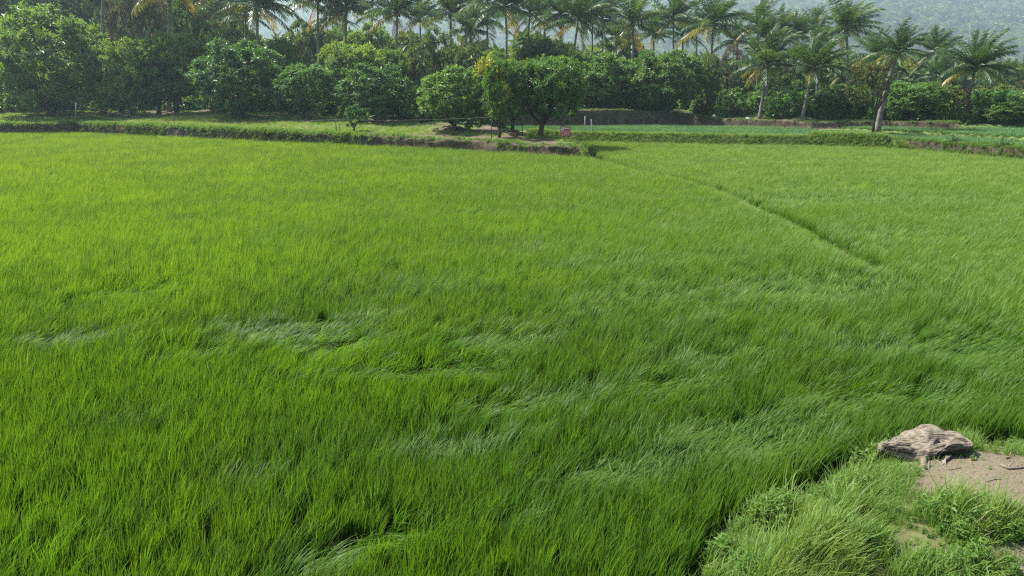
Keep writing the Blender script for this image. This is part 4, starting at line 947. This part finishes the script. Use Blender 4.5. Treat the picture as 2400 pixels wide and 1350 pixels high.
# ------------------------------------------------------------------ the weathered log and the mound in the foreground
def log_obj():
    top = np.array([(2068, 1044), (2095, 1034), (2119, 1028), (2134, 1017), (2152, 1010), (2174, 1003), (2198, 1003), (2212, 1010), (2232, 1014), (2252, 1017), (2268, 1027), (2281, 1040)], float)
    bot = np.array([(2070, 1050), (2090, 1062), (2112, 1075), (2134, 1086), (2152, 1088), (2170, 1081), (2186, 1075), (2204, 1066), (2212, 1056), (2236, 1053), (2260, 1051), (2280, 1047)], float)
    nL, nC = 70, 30; u = np.linspace(0, 1, nL); ut = np.linspace(0, 1, len(top))
    tp = np.stack([np.interp(u, ut, top[:, k]) for k in (0, 1)], -1); bt = np.stack([np.interp(u, ut, bot[:, k]) for k in (0, 1)], -1)
    g = ground_hit(2180, 1085); Yb = g[1]
    V = np.zeros((nL, nC, 3))
    for i in range(nL):
        B = at_y(bt[i, 0], bt[i, 1], Yb + 0.02); hgt = 1.0 - abs(2 * u[i] - 1) ** 3
        T = at_y(tp[i, 0], tp[i, 1], Yb + 0.12 + 0.33 * hgt)
        gz = g[2] - 0.1
        ring = [lerp(B, T, s) + np.array([0, -0.07, 0.05]) * math.sin(math.pi * s) * hgt for s in np.linspace(0, 1, 14)]
        ring += [T + np.array([0, 0.05 * s * 2, -0.02 * s]) for s in (0.5, 1.0)]
        bk = T + np.array([0, 0.12, 0]); ring += [np.array([bk[0], bk[1], lerp(bk[2], gz, s)]) for s in np.linspace(0.2, 1, 6)]
        ub = np.array([B[0], B[1] + 0.22, gz + 0.02]); ring += [lerp(np.array([bk[0], bk[1], gz]), ub, s) for s in (0.5, 1)]
        ring += [lerp(ub, B, s) for s in np.linspace(0.2, 0.92, nC - len(ring))]
        V[i] = ring[:nC]
    c = V.mean(1, keepdims=True); out = unit(V - c); L = u[:, None] * np.ones((1, nC)); Q = np.linspace(0, 1, nC)[None, :] * np.ones((nL, 1))
    gr = (fbm(L * 3, Q * 9, 55, 3) - 0.5) * 0.10 + (fbm(L * 5, Q * 34, 5, 4) - 0.5) * 0.09 + (fbm(L * 14, Q * 60, 15, 3) - 0.5) * 0.03 - 0.06 * sstep(0.58, 0.66, fbm(L * 3, Q * 20, 25, 2))
    V = V + out * gr[..., None]
    org = np.array([g[0], g[1], g[2]]); V = V - org
    k = np.arange(nL * nC).reshape(nL, nC); k2 = np.roll(k, -1, 1)
    Fq = np.stack([k[:-1], k2[:-1], k2[1:], k[1:]], -1).reshape(-1, 4).tolist()
    m = bpy.data.meshes.new('log'); m.from_pydata(V.reshape(-1, 3).tolist(), [], Fq + [list(k[0][::-1]), list(k[-1])]); m.update(); m.materials.append(M_WOOD)
    m.polygons.foreach_set('use_smooth', np.full(len(m.polygons), True, bool))
    e = ob('fallen_log', None, loc=tuple(org)); ob('log', m, e)
    r = random.Random(9)
    p0 = at_y(2166, 1085, Yb + 0.05) - org; p1 = ground_hit(2160, 1106) - org
    mid = (p0 + p1) / 2 + [0.02, 0.02, 0.01]
    MB().tube([p0 + [0, 0.03, 0.03], mid, p1 - [0, 0, 0.05]], [0.045, 0.035, 0.05], 9).build('root_stub', M_WOOD, e, True)
    for a, b, ra in (((2172, 1080), (2172, 1108), .014), ((2178, 1078), (2177, 1112), .010), ((2228, 1068), (2206, 1096), .016), ((2186, 1076), (2212, 1094), .009), ((2220, 1066), (2218, 1098), .010)):
        q0 = at_y(*a, Yb + 0.06) - org; q1 = ground_hit(*b) - org
        MB().tube([q0, (q0 + q1) / 2 + [r.uniform(-.02, .02), 0, .01], q1 - [0, 0, .02]], [ra, ra * .9, ra * .7], 6).build('root', M_TWIG, e, True)
    tag(e, 'weathered grey brown log lying on bare soil at lower right', 'log')
log_obj()
def twig(label, pts, ra):
    P = np.array([ground_hit(*p) + [0, 0, ra * 0.8] for p in pts]); o_ = P[0].copy()
    mb = MB().tube(P - o_, np.linspace(ra, ra * 0.45, len(P)), 6)
    if len(P) > 2: mb.tube([P[1] - o_, lerp(P[1], P[2], .5) - o_ + [0.03, 0.06, .05]], [ra * .6, ra * .3], 5)
    tag(ob('twig', mb.mesh('twig', M_TWIG, True), loc=tuple(o_)), label, 'twig', 'twigs lying on the bare soil')
twig('dark forked twig lying on the soil at the right edge', [(2344, 1092), (2362, 1100), (2385, 1100), (2420, 1096)], 0.016)
twig('short thin twig on the soil right of the log root', [(2222, 1102), (2238, 1101), (2254, 1099)], 0.007)
twig('thin dark twig on bare soil below the forked one', [(2312, 1130), (2330, 1126), (2346, 1127)], 0.007)
twig('small dark stick on the soil above the forked twig', [(2356, 1076), (2366, 1074), (2374, 1078)], 0.012)
def clod(label, px, py, wp):
    g = ground_hit(px, py); rd = wp * px_scale(np.linalg.norm(g[:2])) * 0.5; V = []; F = []
    for i in range(9):
        for j in range(12):
            ph = math.pi * i / 8; th = j * math.pi / 6; q = rd * (1 + 0.45 * (vnoise(th * 1.3, ph * 2.1, px) - .5)); V.append((q * math.sin(ph) * math.cos(th), q * .8 * math.sin(ph) * math.sin(th), q * .7 * math.cos(ph) + rd * 0.4))
    F = [(i * 12 + j, (i + 1) * 12 + j, (i + 1) * 12 + (j + 1) % 12, i * 12 + (j + 1) % 12) for i in range(8) for j in range(12)]
    tag(ob('soil_clod', mk('soil_clod', V, F, M_CLOD, False), loc=tuple(g)), label, 'clod')
clod('brown clod of soil among weeds at the bottom edge', 2196, 1340, 34)
clod('little clod of soil on the bare ground below the log end', 2286, 1082, 10)
# wild grass, herbs and straw on the mound
wild_m = tufts('wild_grass', [[((24, 0.05, (0.16, 0.38), (0.005, 0.0095), 1.5, 0.5, 0.7, 7), {}), ((4, 0.05, (0.36, 0.52), (0.003, 0.005), 1.1, 0.35, 0.3, 7), {})] for _ in range(5)], M_WILD)
low_m = tufts('low_grass', [[((28, 0.07, (0.08, 0.22), (0.005, 0.011), 0.8, 0.8, 0.8, 5), {})] for _ in range(4)], M_WILD)
def herb(seed):
    r = np.random.default_rng(seed); V = []; F = []; n = 0
    for k_ in range(6):
        a = r.uniform(0, 6.28); hgt = r.uniform(0.06, 0.2); P = np.array([[0.05 * math.cos(a) * s + 0.05 * s * s, 0.05 * math.sin(a) * s, hgt * s] for s in np.linspace(0.1, 1, 7)]); P = np.repeat(P, 3, 0)
        D = unit(np.stack([r.normal(0, 1, len(P)), r.normal(0, 1, len(P)), r.uniform(-.1, .7, len(P))], -1)); U = unit(r.normal(0, .3, P.shape) + [0, 0, 1]); Ls = r.uniform(0.025, 0.06, len(P))
        v, f = leaf_arrays(P, D, U, Ls, Ls * r.uniform(0.25, 0.5)); V.append(v); F.append(f + n); n += len(v)
    return mk('herb', np.concatenate(V), np.concatenate(F), M_HERB)
herb_m = [herb(i) for i in range(5)]
sm = tufts('straw', [[((10, 0.08, (0.08, 0.22), (0.002, 0.004), 0.9, 1.3, 1.2, 4), {})] for _ in range(2)], M_STRAW)
C_MOUND = src_coll('mound_plant', wild_m + low_m + herb_m + sm)         # 0-4 wild, 5-8 low, 9-13 herb, 14-15 straw
x, y = jgrid(0.8, 14, 3.2, 13, 0.052); k = view(x, y, 0.72, 0.6); x, y = x[k], y[k]; sd = mound_sd(x, y); k = sd > 0.02; x, y, sd = x[k], y[k], sd[k]
sa = sandy(x, y) + 0.18 * (fbm(x * 2.2, y * 2.2, 95) - 0.5)
k = rng.uniform(0, 1, len(x)) < np.where(sa > 0.02, 0.015, np.where(sa > -0.12, 0.35, 0.30 + 0.6 * sstep(0.35, 0.6, fbm(x * 2.4, y * 2.4, 98)))); x, y, sd, sa = x[k], y[k], sd[k], sa[k]
lowz = sstep(0, 1, np.clip((x - at_z(2000, 1300, .4)[0]) * 1.2, 0, 1)) * sstep(at_z(2000, 1240, .4)[1], at_z(2000, 1310, .4)[1], y)
u_ = rng.uniform(0, 1, len(x)); nn = fbm(x * 1.3, y * 1.3, 97)
wildp = np.clip(0.15 + 1.6 * (nn - 0.38) - 0.6 * lowz - 0.35 * sstep(0.35, 0.0, sd), 0.04, 0.8)
pk = np.where(u_ < wildp, rng.integers(0, 5, len(x)), np.where(u_ < wildp + (1 - wildp) * 0.45, rng.integers(5, 9, len(x)), np.where(u_ < 0.95, rng.integers(9, 14, len(x)), rng.integers(14, 16, len(x)))))
pk = np.where((sa > 0.02), rng.choice([14, 15, 5, 9], len(x)), pk)
put('wild_grass', x, y, C_MOUND, pk, rng.uniform(0.7, 1.15, len(x)) * np.clip(0.34 + 1.2 * np.maximum(-sa, 0), 0.34, 1.0) * (0.45 + 1.15 * sstep(0.3, 0.72, fbm(x * 1.7, y * 2.6, 99))), 'wild grass and herbs bent by wind on the mound at lower right', 'grass')
x, y = jgrid(3.5, 9, 5.5, 10, 0.05); k = (sandy(x, y) > -0.1) & view(x, y, .72, .4) & (rng.uniform(0, 1, x.shape) < 0.45); x, y = x[k], y[k]
def crumb(sd, k_):
    r = np.random.default_rng(sd); V = unit(np.array([(x_, y_, z_) for x_ in (-1, 1) for y_ in (-1, 1) for z_ in (-1, 1)], float)) * k_ * r.uniform(.6, 1.2, (8, 1)); return mk('crumb', V, [(0, 1, 3, 2), (4, 6, 7, 5), (0, 4, 5, 1), (2, 3, 7, 6), (0, 2, 6, 4), (1, 5, 7, 3)], M_CLOD)
chip = [crumb(1, .007), crumb(2, .011), crumb(3, .005)] + [mk('litter', *leaf_arrays(np.zeros((1, 3)), np.array([[1., 0, 0.05]]), np.array([[0, 0, 1.]]), np.array([l_]), np.array([w_])), M_STRAW if q_ else M_TWIG) for l_, w_, q_ in ((.04, .006, 1), (.025, .012, 1), (.05, .005, 0), (.018, .012, 0))]
scatter('litter', np.stack([x, y, H(x, y) + 0.006], -1), rng.integers(0, 7, len(x)), np.stack([rng.normal(0, .2, len(x)), rng.normal(0, .2, len(x)), rng.uniform(0, 6.28, len(x))], -1), rng.uniform(.6, 1.5, len(x)), src_coll('litter', chip), 'bits of straw and leaf litter strewn over the bare soil', 'litter')
# ------------------------------------------------------------------ hazy air
hb = MB().box((0, 1690, 213), (6400, 3800, 432))
m, t = nodes('hazy_air')
pv = N(t, 'ShaderNodeVolumePrincipled'); pv.inputs['Color'].default_value = (0.68, 0.90, 1.0, 1); pv.inputs['Density'].default_value = 0.00036; pv.inputs['Anisotropy'].default_value = 0.35
o = N(t, 'ShaderNodeOutputMaterial'); t.links.new(pv.outputs[0], o.inputs['Volume'])
tag(hb.build('haze', m), 'pale bluish haze hanging over the fields and hills', 'haze', kind='stuff')
